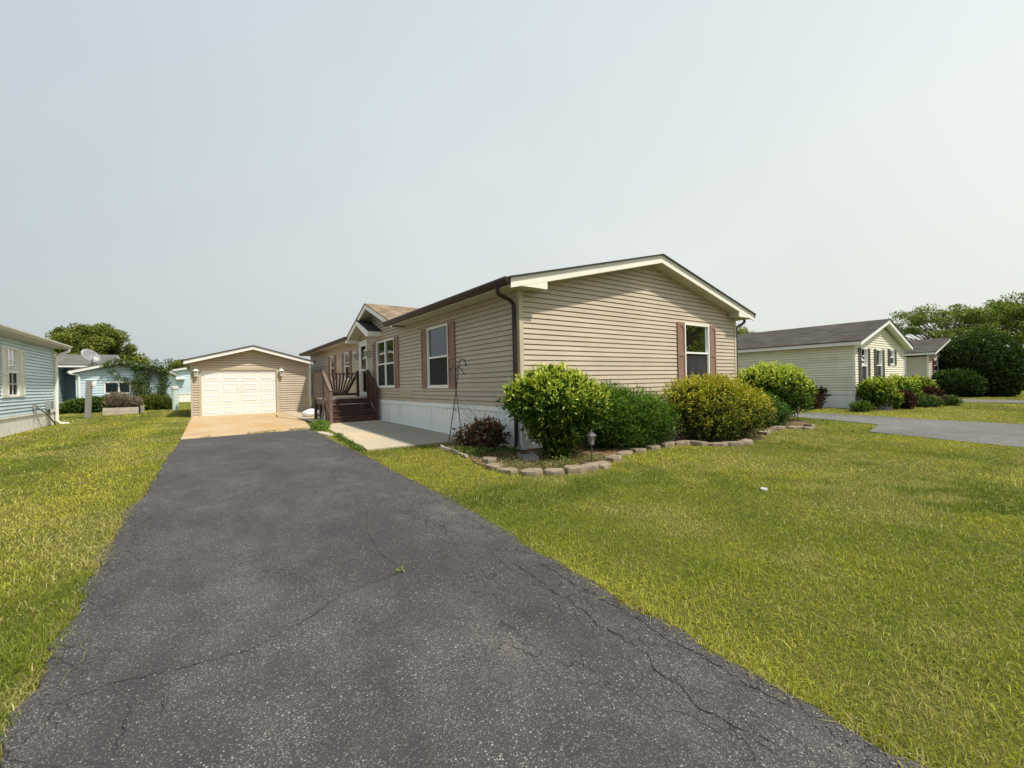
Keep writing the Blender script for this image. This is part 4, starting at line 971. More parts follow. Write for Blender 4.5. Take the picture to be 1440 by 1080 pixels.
# far green-grey shed beyond the tall hedge
hS, pS = simple_house('shed', 'far grey green building glimpsed low behind the trees at right', 70, 78, 3, 12, .3, 2.3, 3, 'y', .3, None, None, None, None, base=0)
hS['category'] = 'shed'
mat('shed_green', (.22, .30, .28), .6, .1)
add_walls(hS, pS, .2, 2.6, 3.4, 'y', MATS['shed_green'], MATS['pale_skirting'], {}, None, .2)
add_roof(hS, 70, 78, 3, 12, 2.75, 3.6, 'y', .3, .3, MATS['shingle_gray'], MATS['white_trim'])

exec_after = True
# ------------------------------------------------------------------ yard objects
def single(mb, name, m, loc, label, cat, group=None, smooth=False):
    o = mb.build(name, m, None, loc, smooth); return tag(o, label, cat, group)
up = thing('utility_post', (-4.3, 26.8, .12), 'grey weathered wooden utility post with a small meter on the left lawn', 'post')
mb = MB(); mb.add([(-4.40, 26.72, .1), (-4.20, 26.72, .1), (-4.20, 26.86, .1), (-4.40, 26.86, .1), (-4.33, 26.74, 1.80), (-4.12, 26.74, 1.80), (-4.12, 26.87, 1.78), (-4.33, 26.87, 1.78)], [(0,3,2,1),(4,5,6,7),(0,1,5,4),(1,2,6,5),(2,3,7,6),(3,0,4,7)]); mb.build('post', MATS['gray_wood'], up)
mb = MB(); mb.lathe((-4.06, 26.72, 1.62), [(.06, -.08), (.085, -.06), (.085, .08), (.05, .12)], 12); mb.build('meter', MATS['lamp_white'], up)
pn = thing('planter_box', (-3.5, 29.8, .12), 'raised wooden planter box on the left lawn before the blue outbuilding', 'planter')
mb = MB()
for z0, z1 in ((.12, .27), (.28, .47)): mb.box(-4.17, -2.78, 29.3, 29.34, z0, z1); mb.box(-2.79, -2.75, 29.35, 31.3, z0, z1); mb.box(-4.17, -4.13, 29.35, 31.3, z0, z1); mb.box(-4.12, -2.8, 31.26, 31.3, z0, z1)
mb.build('side_boards', MATS['planter_wood'], pn)
mb = MB(); mb.box(-2.80, -2.74, 29.28, 29.299, .12, .49); mb.box(-2.749, -2.735, 29.28, 29.36, .12, .49); mb.build('corner_strap', MATS['black_pipe'], pn)
mb = MB(); mb.box(-4.12, -2.8, 29.35, 31.25, .14, .42); mb.build('soil', MATS['mulch'], pn)
wp = thing('vent_post', (-1.62, 31.8, .12), 'pale mint round utility pedestal with white cap left of the garage', 'post')
mb = MB(); mb.lathe((-1.42, 31.8, .1), [(.15, 0), (.15, 1.28)], 14); mb.build('pipe', MATS['mint_plastic'], wp, smooth=False)
mb = MB(); mb.lathe((-1.42, 31.8, .1), [(.18, 1.24), (.19, 1.36), (.19, 1.42), (.1, 1.44)], 14); mb.build('cap', MATS['lamp_white'], wp)
# shepherd hooks
HA = [(4.293, 8.419, 0.0), (4.441, 8.318, 1.11), (4.495, 8.282, 1.635), (4.517, 8.267, 1.759), (4.540, 8.25, 1.825), (4.569, 8.23, 1.842), (4.598, 8.21, 1.83), (4.618, 8.194, 1.79), (4.622, 8.191, 1.70), (4.632, 8.184, 1.682), (4.648, 8.177, 1.724)]
HB = [(4.533, 8.228, 0.0), (4.443, 8.298, 1.11), (4.425, 8.31, 1.451), (4.436, 8.302, 1.59), (4.477, 8.275, 1.665), (4.52, 8.25, 1.645), (4.56, 8.225, 1.58), (4.59, 8.205, 1.52), (4.61, 8.19, 1.50), (4.628, 8.18, 1.535)]
HC = [(4.445, 8.29, 1.57), (4.440, 8.30, 1.66), (4.415, 8.32, 1.71), (4.39, 8.34, 1.70), (4.368, 8.35, 1.64), (4.360, 8.36, 1.60), (4.345, 8.365, 1.60), (4.338, 8.37, 1.64)]
sh1 = thing('shepherd_hook', HA[0], 'taller thin black iron shepherd hook, leaning right, before the tan side wall', 'plant hook', 'crossed iron shepherd hooks')
MB().tube(HA, .0095, 7).build('pole', MATS['iron_black'], sh1, smooth=True)
MB().tube([(HA[1][0], HA[1][1], .72), (HA[1][0]-.04, HA[1][1]+.01, .76)], .012, 6).build('joint', MATS['iron_black'], sh1)
sh2 = thing('shepherd_hook', HB[0], 'lower black iron shepherd hook with two small arms, crossing the taller one', 'plant hook', 'crossed iron shepherd hooks')
MB().tube(HB, .008, 7).build('pole', MATS['iron_black'], sh2, smooth=True); MB().tube(HC, .008, 7).build('arm', MATS['iron_black'], sh2, smooth=True)
# path lamps
def pathlamp(x, y, h, label, tilt=0):
    z = g(y); t = thing('path_lamp', (x, y, z), label, 'garden lamp', 'low garden path lamps')
    MB().tube([(x, y, z-.05), (x, y, z+h*.72)], .012, 7).build('stake', MATS['metal_dark'], t)
    b = MB(); b.lathe((x, y, z+h), [(.035, -.17), (.05, -.165), (.05, -.155), (.035, -.15)], 8); b.lathe((x, y, z+h), [(.085, -.03), (.088, -.022), (.05, .02), (.02, .035), (.014, .06), (.003, .075)], 10)
    for k in range(4): a = k*math.pi/2+.4; b.beam((x+.042*math.cos(a), y+.042*math.sin(a), z+h-.16), (x+.065*math.cos(a), y+.065*math.sin(a), z+h-.03), .009, .009)
    b.build('housing', MATS['metal_dark'], t); b = MB(); b.lathe((x, y, z+h), [(.035, -.15), (.056, -.03)], 8); b.build('lamp_glass', MATS['frosted'], t)
    return t
mat('metal_dark', (.09, .09, .095), .45, .15, metal=.3)
pathlamp(4.97, 4.82, .49, 'dark lantern shaped path lamp standing in the mulch before the dark green yew')
pathlamp(14.04, 5.35, .42, 'dark path lamp at the far end of the bed beside the second driveway')
# stones of the border
def stone(x, y, lx, ly, h, rz, label, seed, m=None, name='edging_stone', cat='stone', grp='tan stones edging the planting bed', tilt=0):
    r = random.Random(seed); z = g(y); n = 9; c, s_ = math.cos(rz), math.sin(rz); rings = []
    rad = [1+r.uniform(-.17, .08) for _ in range(n)]; jit = [r.uniform(-.2, .2) for _ in range(n)]
    for sc, hz in ((1.0, -.03), (1.02, h*.5), (.99, h*.92), (.93, h)):
        ring = []
        for k in range(n):
            a = 2*math.pi*(k+.3)/n+jit[k]*1.2; ca, sa = math.cos(a), math.sin(a)
            q = (abs(ca)**3.2+abs(sa)**3.2)**(-1/3.2); px, py = ca*q*lx/2*sc*rad[k], sa*q*ly/2*sc*rad[k]
            zz = hz+(r.uniform(-.006, .006) if hz > 0 else 0)+(tilt*px if hz > 0 else 0); ring.append((x+px*c-py*s_, y+px*s_+py*c, z+zz))
        rings.append(ring)
    b = MB(); vs = [v for q in rings for v in q]; fs = [(i*n+k, i*n+(k+1) % n, (i+1)*n+(k+1) % n, (i+1)*n+k) for i in range(3) for k in range(n)]
    ctr = (x, y, z+h*1.02); vs.append(ctr); fs += [(3*n+k, 3*n+(k+1) % n, 4*n) for k in range(n)]
    b.add(vs, fs); return single(b, name, m or MATS['stone'], (x, y, z), label, cat, grp)
SP = [(3.80, 6.00), (3.62, 5.55), (3.62, 5.20), (3.82, 4.90), (4.10, 4.73), (4.40, 4.62), (4.70, 4.60), (4.98, 4.60), (5.52, 4.85), (6.05, 5.06), (6.5, 5.12), (6.98, 5.15), (7.42, 5.13), (7.75, 5.03), (8.02, 4.82), (8.22, 4.58), (8.50, 4.42), (8.86, 4.32), (10.55, 4.72), (10.95, 4.88), (11.35, 4.93), (11.8, 4.92), (12.15, 4.72), (12.35, 4.48), (12.8, 4.62)]
words = ['first', 'second', 'third', 'fourth', 'fifth', 'sixth', 'seventh', 'eighth', 'ninth', 'tenth', 'eleventh', 'twelfth', 'thirteenth', 'fourteenth', 'fifteenth', 'sixteenth', 'seventeenth', 'eighteenth']
for i, (x, y) in enumerate(SP):
    a = SP[max(0, i-1)]; b = SP[min(len(SP)-1, i+1)]; rz = math.atan2(b[1]-a[1], b[0]-a[0])
    if i < 18: lb = 'tan edging stone, %s from the left in the curved shrub bed border' % words[i]
    else: lb = 'tan edging stone, %s in the row right of the golden shrub' % words[i-18]
    lx = .305 if i < 9 else (.40 if i < 18 else .38)
    if i in (7,): rz += .7
    stone(x, y, lx*random.uniform(.92, 1.05), (.27 if i < 9 else .23)*random.uniform(.85, 1.1), .075*random.uniform(.75, 1.25), rz+random.uniform(-.2, .2), lb, 50+i, tilt=random.uniform(-.1, .1))
stone(5.56, 2.5, .13, .08, .02, .3, 'small whitish rock lying alone in the right lawn', 5, MATS['white_rock'], 'rock', 'rock', None)
stone(20.75, 5.0, .65, .45, .36, .2, 'grey boulder at the corner of the cream yellow house', 8, MATS['boulder'], 'boulder', 'rock', None)
stone(2.47, 11.75, .2, .95, .055, .12, 'long pale paver lying in the weeds between driveway and patio', 11, MATS['planter_wood'], 'paver', 'paver', None)
mb = MB(); ed = [(3.90, 7.98), (3.82, 7.75), (3.80, 7.47), (3.80, 7.2), (3.74, 6.9), (3.70, 6.57)]
mb.tube([(x, y, g(y)+.03) for x, y in ed], .03, 6); single(mb, 'bed_edging', MATS['planter_wood'], (3.8, 7.2, g(7.2)), 'thin pale edging strip curving round the maroon shrub', 'edging')
mb = MB(); mb.add([(4.40, 6.05, g(6)+.05), (4.66, 5.98, g(6)+.05), (4.50, 5.55, g(5.6)+.035), (4.24, 5.62, g(5.6)+.035), (4.40, 6.05, g(6)+.03), (4.66, 5.98, g(6)+.03), (4.50, 5.55, g(5.6)+.02), (4.24, 5.62, g(5.6)+.02)], [(0,3,2,1),(4,5,6,7),(0,1,5,4),(1,2,6,5),(2,3,7,6),(3,0,4,7)])
for q in (0, .23): mb.beam((4.41+q, 6.04-q*.25, g(6)+.07), (4.25+q, 5.62-q*.25, g(5.6)+.055), .02, .05)
single(mb, 'splash_block', MATS['metal_gray'], (4.45, 5.9, g(5.9)), 'grey metal splash tray lying under the corner downspout', 'splash block')
# white sack by the deck
mb = MB(); vs = []; fs = []; n = 20; m2 = 9; sk = Vector((3.42, 18.55, g(18.5)+.03))
for j in range(m2+1):
    ph = math.pi*j/m2
    for i in range(n):
        th = 2*math.pi*i/n; w_ = 1+.1*math.sin(3*th+1)+.06*math.sin(7*th+j)
        vs.append((sk.x+.36*math.sin(ph)*math.cos(th)*w_, sk.y+.26*math.sin(ph)*math.sin(th)*w_, sk.z+max(0, .12+.16*math.cos(ph)*(1+.15*math.sin(2*th)))))
for j in range(m2):
    for i in range(n): fs.append((j*n+i, (j+1)*n+i, (j+1)*n+(i+1) % n, j*n+(i+1) % n))
mb.add(vs, fs); single(mb, 'sack', MATS['sack_white'], tuple(sk), 'lumpy white plastic sack lying on the concrete beside the brown deck', 'sack', smooth=True)

# ------------------------------------------------------------------ shrubs
GREEN = [(.045, .085, .012), (.07, .13, .018), (.035, .065, .012)]
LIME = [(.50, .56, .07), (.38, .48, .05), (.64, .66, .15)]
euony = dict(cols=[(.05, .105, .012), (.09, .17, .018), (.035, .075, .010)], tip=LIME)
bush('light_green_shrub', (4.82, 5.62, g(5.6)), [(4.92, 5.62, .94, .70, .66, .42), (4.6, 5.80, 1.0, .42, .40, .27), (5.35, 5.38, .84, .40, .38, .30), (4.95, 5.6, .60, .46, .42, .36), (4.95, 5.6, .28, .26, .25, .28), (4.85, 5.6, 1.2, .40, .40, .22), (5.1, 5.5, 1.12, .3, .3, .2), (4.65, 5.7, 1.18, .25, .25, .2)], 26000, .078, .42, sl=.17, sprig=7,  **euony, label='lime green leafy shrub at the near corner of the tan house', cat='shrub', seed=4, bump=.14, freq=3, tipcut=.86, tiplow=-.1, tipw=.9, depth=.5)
bush('dark_green_yew', (6.8, 5.75, g(5.7)), [(6.85, 5.72, .52, 1.02, .66, .50), (6.3, 5.8, .65, .62, .55, .44), (7.4, 5.6, .42, .60, .52, .42), (6.4, 5.8, .95, .3, .3, .16), (6.9, 5.7, .3, .95, .62, .32)], 52000, .055, .22, sl=.19, sprig=11, cols=[(.04, .095, .008), (.065, .135, .010), (.028, .062, .007)], tip=[(.14, .26, .018), (.20, .32, .03)], label='dark green needled yew between the lime shrub and the golden shrub', cat='shrub', seed=9, bump=.13, freq=4, tipcut=.88, tipw=.75, tiplow=-.1, depth=.42, mt=MATS['needle'], up=.35)
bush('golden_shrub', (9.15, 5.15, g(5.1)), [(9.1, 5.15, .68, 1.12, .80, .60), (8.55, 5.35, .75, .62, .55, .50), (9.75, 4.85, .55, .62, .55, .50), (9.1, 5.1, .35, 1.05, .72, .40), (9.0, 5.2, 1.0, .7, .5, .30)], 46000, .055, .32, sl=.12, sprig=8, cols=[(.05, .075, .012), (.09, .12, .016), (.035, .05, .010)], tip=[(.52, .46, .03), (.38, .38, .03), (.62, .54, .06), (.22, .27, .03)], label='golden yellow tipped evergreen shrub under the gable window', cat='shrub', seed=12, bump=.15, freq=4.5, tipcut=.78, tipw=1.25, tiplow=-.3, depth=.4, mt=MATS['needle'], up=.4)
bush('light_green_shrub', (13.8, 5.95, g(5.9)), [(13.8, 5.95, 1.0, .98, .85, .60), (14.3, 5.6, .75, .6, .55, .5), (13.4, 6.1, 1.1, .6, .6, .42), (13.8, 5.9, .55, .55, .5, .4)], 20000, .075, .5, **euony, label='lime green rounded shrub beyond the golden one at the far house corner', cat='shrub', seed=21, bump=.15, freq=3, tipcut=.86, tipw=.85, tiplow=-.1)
bush('dark_green_shrub', (12.3, 5.35, g(5.3)), [(12.1, 5.5, .40, .6, .42, .40), (12.6, 5.4, .28, .4, .35, .26)], 14000, .06, .3, cols=GREEN, tip=[(.10, .2, .03)], label='small mid green shrub squeezed between the golden shrub and far lime shrub', cat='shrub', seed=23, mt=MATS['needle'], tipw=.8)
bush('maroon_shrub', (4.15, 7.1, g(7)), [(4.32, 7.1, .18, .34, .32, .24), (4.42, 7.0, .28, .22, .22, .22), (4.12, 7.25, .14, .2, .22, .15)], 3600, .07, .5, sprig=7, sl=.17, core=False, cols=[(.055, .025, .018), (.08, .045, .026), (.05, .06, .022), (.12, .085, .055), (.03, .018, .014)], tip=[(.12, .03, .025), (.09, .045, .03)], label='low maroon leaved shrub against the white skirting below the hooks', cat='shrub', seed=31, bump=.2, depth=.6, tipw=.4)
# dry arching stems
t = thing('dry_grass_stems', (4.55, 7.75, g(7.7)), 'dry bare arching stems rising left of the maroon shrub', 'dead plant')
mb = MB()
for i in range(16):
    a = random.uniform(-.6, .15); h = random.uniform(.45, .95); x, y = 4.5+random.uniform(-.12, .2), 7.5+random.uniform(-.3, .3); lx = -h*random.uniform(.3, .8)
    mb.tube([(x, y, g(y)), (x+lx*.35*.4, y+.25*h*.4, g(y)+h*.6), (x+lx*.35, y+.5*h, g(y)+h*.9), (x+lx*.55, y+.85*h, g(y)+h*.88)], [.004, .0035, .003, .0015], 4)
mb.build('stalks', mat('dry_stalk', (.20, .16, .11), .9, .2), t)
# shrubs by the yellow house
bush('light_green_shrub', (21.0, 5.0, g(5)), [(20.75, 5.2, .62, .62, .5, .50), (20.9, 5.0, .35, .5, .45, .3)], 9000, .08, .5, **euony, label='rounded green shrub at the corner of the cream yellow house, leftmost of three', cat='shrub', seed=41, group='shrubs before the yellow house', tiplow=.0)
bush('light_green_shrub', (23.4, 5.0, g(5)), [(23.3, 5.15, .6, .85, .55, .52), (23.6, 4.9, .3, .6, .45, .3)], 9000, .08, .5, **euony, label='rounded green shrub before the yellow house, middle of three', cat='shrub', seed=42, group='shrubs before the yellow house', tiplow=.0)
bush('light_green_shrub', (25.6, 4.9, g(5)), [(25.4, 4.95, .6, .8, .5, .48)], 7000, .085, .5, **euony, label='rounded green shrub before the yellow house, rightmost of three', cat='shrub', seed=43, group='shrubs before the yellow house', tiplow=.0)
MAR = dict(cols=[(.035, .016, .014), (.055, .026, .018), (.04, .04, .018)], tip=[(.09, .025, .022)])
bush('maroon_shrub', (19.6, 6.9, g(6.9)), [(19.9, 6.9, .55, .25, .3, .22), (19.5, 6.9, .3, .35, .3, .28), (19.2, 6.9, .15, .4, .3, .16)], 3500, .075, .6, **MAR, label='maroon shrub against the yellow house skirting left of the boulder', cat='shrub', seed=45)
bush('maroon_shrub', (22.0, 4.55, g(4.6)), [(22.0, 4.7, .24, .42, .3, .28)], 3500, .075, .6, **MAR, label='maroon shrub between the left and middle green shrubs of the yellow house', cat='shrub', seed=46)
bush('maroon_shrub', (24.6, 4.2, g(4.3)), [(24.6, 4.4, .3, .42, .3, .34)], 3500, .08, .6, **MAR, label='maroon shrub in front of the rightmost green shrub of the yellow house', cat='shrub', seed=47)
bush('low_green_plant', (19.3, 5.3, g(5.3)), [(19.3, 5.3, .10, .38, .25, .13)], 1500, .07, .4, cols=GREEN, tip=[(.12, .2, .03)], label='low green cushion plant left of the grey boulder', cat='plant', seed=48, stems=3)
bush('low_green_plant', (23.5, 4.2, g(4.3)), [(23.5, 4.25, .12, .45, .3, .2)], 1500, .07, .4, cols=GREEN, tip=[(.2, .24, .08)], label='low olive plant left of the right maroon shrub', cat='plant', seed=49, stems=3)
bush('low_green_plant', (25.3, 3.9, g(3.9)), [(25.3, 3.95, .1, .3, .3, .17)], 1200, .07, .4, cols=GREEN, tip=[(.2, .24, .08)], label='low olive plant right of the right maroon shrub', cat='plant', seed=50, stems=3)
# clipped hedges on the right
DKG = dict(cols=[(.028, .055, .012), (.04, .08, .014), (.02, .04, .010)], tip=[(.07, .13, .02), (.055, .10, .016)])
bush('round_hedge', (34.2, 5.0, g(5)), [(34.1, 5.1, .62, 1.2, 1.15, .82), (34.1, 5.1, .35, 1.05, 1.0, .5)], 20000, .10, .5, **DKG, label='low round clipped green hedge left of the tall domed one', cat='hedge', seed=51, bump=.04, depth=.25, tiplow=.1)
bush('tall_hedge', (36.0, 4.3, g(4)), [(36.0, 4.35, 1.75, 1.72, 1.72, 1.80), (36.0, 4.35, .95, 1.76, 1.75, 1.3)], 42000, .11, .5, **DKG, label='tall domed clipped dark green hedge at the right', cat='hedge', seed=52, bump=.04, depth=.22, tiplow=.0)
# trees
LOC = [(.11, .17, .025), (.16, .23, .03), (.07, .11, .016), (.23, .30, .05)]
tree('locust_tree', (48.5, 7.2, 0), 7, (-.5, .6, 4.3, 5.6, 4.6, 2.7), 90, 19000, .15, LOC, 'feathery spreading green tree behind the beige house', 'trees at the right', .22, .4, .7, 5)
tree('locust_tree', (52.5, 2.6, 0), 7.5, (0, 0, 4.3, 5.2, 4.8, 3.1), 100, 46000, .16, LOC, 'taller dense green tree above and right of the tall domed hedge', 'trees at the right', .28, .5, .95, 6)
tree('locust_tree', (60, -4, 0), 8, (0, 0, 4.6, 6, 6, 3), 50, 24000, .26, LOC, 'broad green tree at the far right edge of the street', 'trees at the right', .28, .5, 1.6, 7)
MAP = [(.14, .17, .028), (.20, .23, .04), (.09, .12, .02), (.29, .31, .06)]
tree('maple_tree', (-8.5, 55, .1), 7, (0, 0, 4.5, 3.1, 3.0, 2.9), 80, 42000, .2, MAP, 'bushy olive green tree above the blue houses at left', None, .28, .75, .75, 8)
tree('maple_tree', (-6.0, 56, .1), 5, (0, 0, 3.4, 1.6, 1.6, 1.3), 20, 8000, .22, MAP, 'lower olive green tree adjoining the bushy one behind the outbuilding roof', None, .2, .7, .9, 9)
tree('maple_tree', (-2.6, 72, .1), 5, (.6, 0, 3.6, 1.9, 2.2, 1.3), 16, 6000, .22, MAP, 'small far tree top between the vine and the garage', None, .2, .7, .8, 10)
tree('maple_tree', (31.0, 15.6, 0), 5, (0, 0, 3.9, 1.25, 1.2, 1.0), 16, 7000, .14, [(.22, .22, .03), (.30, .28, .05), (.15, .17, .03)], 'yellow green tree top peeking past the far end of the tan roof', None, .12, .7, .5, 11)
# trees across the street, mirrored in the gable window
for k_, (x, y, lb) in enumerate([(37, -11, 'nearest leafy tree of a row across the road behind the viewer'), (45, -15, 'middle leafy tree of a row across the road behind the viewer'), (53, -19, 'farthest leafy tree of a row across the road behind the viewer')]):
    tree('maple_tree', (x, y, -.12), 11, (0, 0, 5.5, 4.5, 4.5, 4.8), 60, 9500, .3, MAP, lb, 'trees across the road', .25, .7, 1.2, 12+k_)
# hedge, dry plant and vine at the blue outbuilding
bush('hedge', (-5.6, 33.4, .12), [(-5.7, 33.7, .38, .7, .5, .42), (-5.1, 33.7, .48, .6, .5, .42), (-4.5, 33.8, .5, .5, .4, .45), (-6.3, 33.5, .25, .4, .3, .25)], 12000, .12, .5, cols=GREEN, tip=[(.13, .2, .04)], label='loose green shrub row at the left foot of the blue outbuilding', cat='shrub', seed=61)
bush('dry_plant', (-3.5, 30.3, .3), [(-3.7, 30.3, .72, .48, .6, .40), (-3.1, 30.3, .6, .30, .5, .26)], 6000, .13, .14, cols=[(.22, .17, .13), (.30, .25, .20), (.16, .12, .09)], tip=[(.34, .28, .2)], label='dry brown twiggy plants growing in the planter box', cat='dead plant', seed=62, up=1.2)
bush('tall_grass_clump', (-2.4, 33.6, .12), [(-2.6, 33.7, .35, .9, .5, .5), (-1.95, 33.7, .3, .5, .4, .42), (-3.3, 33.8, .35, .5, .4, .45)], 9000, .2, .12, cols=[(.09, .14, .02), (.14, .18, .03), (.06, .09, .015)], tip=[(.2, .22, .04)], label='tall uncut green weeds at the right foot of the blue outbuilding', cat='weeds', seed=63, up=1.6, stems=2)
vt = thing('climbing_vine', (-2.1, 34.3, .12), 'leafy green vine climbing the wall and roof edge of the blue outbuilding', 'vine')
vb = []
for i in range(26): x = -4.7+i*.115; vb.append((x, 34.2+random.uniform(-.1, .1), float(np.interp(x, [-6.2, -3.95, -1.75], [2.5, 3.1, 2.5]))-.05+random.uniform(-.12, .14), random.uniform(.12, .22), .2, random.uniform(.07, .16)))
for i in range(22): t_ = i/21; vb.append((-3.0+random.uniform(-.38, .38), 34.3, 2.7-1.9*t_, .30*random.uniform(.5, 1), .15, .26))
for i in range(18): t_ = i/17; vb.append((-2.1+random.uniform(-.16, .16), 34.25, 2.6-2.1*t_, .24*random.uniform(.6, 1.1), .16, .22))
for i in range(9): vb.append((-4.4+i*.16+random.uniform(-.05, .05), 34.35, 2.35-.1*i+random.uniform(-.1, .1), .16, .1, .14))
for i in range(14): vb.append((random.uniform(-3.0, -1.6), 34.2, random.uniform(2.75, 3.15)-.12*abs(-3-0)*0, random.uniform(.05, .14), .12, random.uniform(.06, .2)))
P, nr, rad = blob_points(vb, 3900, .9, .2, 3, .15); n = len(P)
leaf_mesh('foliage', P, nr+rng.normal(0, .7, (n, 3)), nr*.3+np.array([0, -.5, .6])+rng.normal(0, .5, (n, 3)), .11*(.6+.8*rng.random(n)), .06*(.6+.6*rng.random(n)), np.clip(pick([(.05, .10, .018), (.08, .14, .02), (.035, .06, .012), (.12, .17, .03)], n), .004, 1), MATS['leaf'], vt)
mb = MB()
for k in range(4): mb.tube([(-2.1+.05*k, 34.3, .1), (-2.15+.1*random.random(), 34.3, 1.1), (-2.1-.1*k, 34.3, 2.3), (-2.6-.35*k, 34.2, 2.75)], [.035, .03, .02, .01], 5)
mb.build('stem', MATS['bark'], vt)

# ------------------------------------------------------------------ grass, weeds
def inpoly(x, y, poly):
    c = np.zeros(len(x), bool); n = len(poly)
    for i in range(n):
        x0, y0 = poly[i]; x1, y1 = poly[(i+1) % n]
        if y0 == y1: continue
        c ^= ((y0 > y) != (y1 > y)) & (x < (x1-x0)*(y-y0)/(y1-y0)+x0)
    return c
def vnoise(x, y, s, seed):
    r = np.random.default_rng(seed); T = r.random((64, 64)); fx_, fy_ = x/s, y/s
    i, j = np.floor(fx_).astype(int), np.floor(fy_).astype(int); u, v = fx_-i, fy_-j; u = u*u*(3-2*u); v = v*v*(3-2*v)
    a, b, c, d = T[i % 64, j % 64], T[(i+1) % 64, j % 64], T[i % 64, (j+1) % 64], T[(i+1) % 64, (j+1) % 64]
    return a*(1-u)*(1-v)+b*u*(1-v)+c*(1-u)*v+d*u*v
def onlawn(x, y, edge=0.):
    xl = np.interp(y, *DL); xr = np.interp(y, *DR)
    bad = (x > xl-.0+edge) & (x < xr-edge) & (y < 13.15)
    bad |= (x > -.5) & (x < 4.9) & (y >= 13.1) & (y < 31)
    bad |= inpoly(x, y, [(2.56, 8.5), (4.42, 8.36), (4.86, 8.9), (4.86, 14.0), (2.88, 14.0)])
    bad |= inpoly(x, y, BED) | inpoly(x, y, [(3.80, 8.0), (3.78, 7.4), (3.72, 6.6), (4.86, 6.5), (4.86, 8.2)])
    bad |= (x > 4.88) & (x < 12.9) & (y > 6.5)
    bad |= inpoly(x, y, Ln+rr_) | ((x > 28.4) & (x < 31.2)) | ((x > 20.5) & (x < 27.2) & (y > 5.8)) | ((x > 33) & (x < 40) & (y > 6))
    bad |= (x < -4.57) & (y < 22.9); bad |= (x < -1.9) & (y > 34.5); bad |= (y < -4.9)
    bad |= inpoly(x, y, [(-4.17, 29.3), (-2.75, 29.3), (-2.75, 31.3), (-4.17, 31.3)])
    return ~bad
def blades(name, X, Y, hgt, wid, col, lean=.5, label=None, seg=2):
    n = len(X); Z = GY(Y)-.004; a = rng.uniform(0, 2*np.pi, n); la = rng.uniform(0, 2*np.pi, n); l = np.abs(rng.normal(0, lean, n))
    sx_, sy_ = np.cos(a)*wid/2, np.sin(a)*wid/2; dx_, dy_ = np.cos(la)*l*hgt, np.sin(la)*l*hgt
    V = np.empty((n, 5, 3))
    V[:, 0] = np.stack([X-sx_, Y-sy_, Z], 1); V[:, 1] = np.stack([X+sx_, Y+sy_, Z], 1)
    mx, my, mz = X+dx_*.35, Y+dy_*.35, Z+hgt*.62
    V[:, 2] = np.stack([mx+sx_*.8, my+sy_*.8, mz], 1); V[:, 3] = np.stack([mx-sx_*.8, my-sy_*.8, mz], 1)
    V[:, 4] = np.stack([X+dx_, Y+dy_, Z+hgt*(1-.35*np.minimum(l, 1.2))], 1)
    me = bpy.data.meshes.new(name); me.vertices.add(n*5); me.vertices.foreach_set('co', V.ravel())
    idx = ((np.arange(n)*5)[:, None]+np.array([0, 1, 2, 3, 3, 2, 4])).ravel().astype(np.int32)
    me.loops.add(n*7); me.loops.foreach_set('vertex_index', idx); me.polygons.add(n*2)
    ls = ((np.arange(n)*7)[:, None]+np.array([0, 4])).ravel().astype(np.int32); me.polygons.foreach_set('loop_start', ls)
    me.polygons.foreach_set('loop_total', np.tile(np.array([4, 3], np.int32), n)); me.update(calc_edges=True)
    ca = me.color_attributes.new('Col', 'FLOAT_COLOR', 'POINT'); c4 = np.ones((n, 5, 4)); c4[:, :, :3] = col[:, None, :]; ca.data.foreach_set('color', c4.ravel())
    o = finish(me, name, MATS['grassblade'], None, None, False); tag(o, label, kind='stuff'); return o
def gcol(X, Y):
    n = len(X); a = vnoise(X+100, Y+100, 1.7, 1)*.5+vnoise(X+100, Y+100, .55, 2)*.3+vnoise(X+100, Y+100, .17, 3)*.2
    a = np.clip((a-.30)/.40, 0, 1); b = vnoise(X+50, Y+50, 3.5, 4); dry = np.clip((vnoise(X+70, Y+70, 1.1, 5)*.6+vnoise(X+70, Y+70, .3, 6)*.4-.48)/.2, 0, 1)
    big = np.clip((vnoise(X+30, Y+30, 2.6, 21)-.35)/.3, 0, 1); stripe = .5-.5*np.cos((X+.66+.12*np.sin(Y*.5))*2*np.pi/1.5); a = np.where(X < -.6, a*.5+stripe*.5, a*.6+big*.4)
    g1 = np.array([.180, .225, .018]); g2 = np.array([.53, .495, .07]); c = g1*(1-a[:, None])+g2*a[:, None]
    dk = np.clip((vnoise(X+11, Y+7, 1.4, 41)*.7+vnoise(X+3, Y+9, .4, 42)*.3-.60)/.15, 0, 1)[:, None]; c = c*(1-.45*dk*np.array([1.1, .8, 1.])); c = c*(.92+.2*b[:, None]); c = c*(1-.55*dry[:, None])+np.array([.50, .44, .17])*.55*dry[:, None]
    straw = rng.random(n) < .08; c[straw] = np.array([.46, .40, .18])
    return np.clip(c*(1+rng.normal(0, .22, (n, 1)))*(1+rng.normal(0, .05, (n, 3))), .01, 1)
GX = []; GYY = []; GH = []; GWD = []
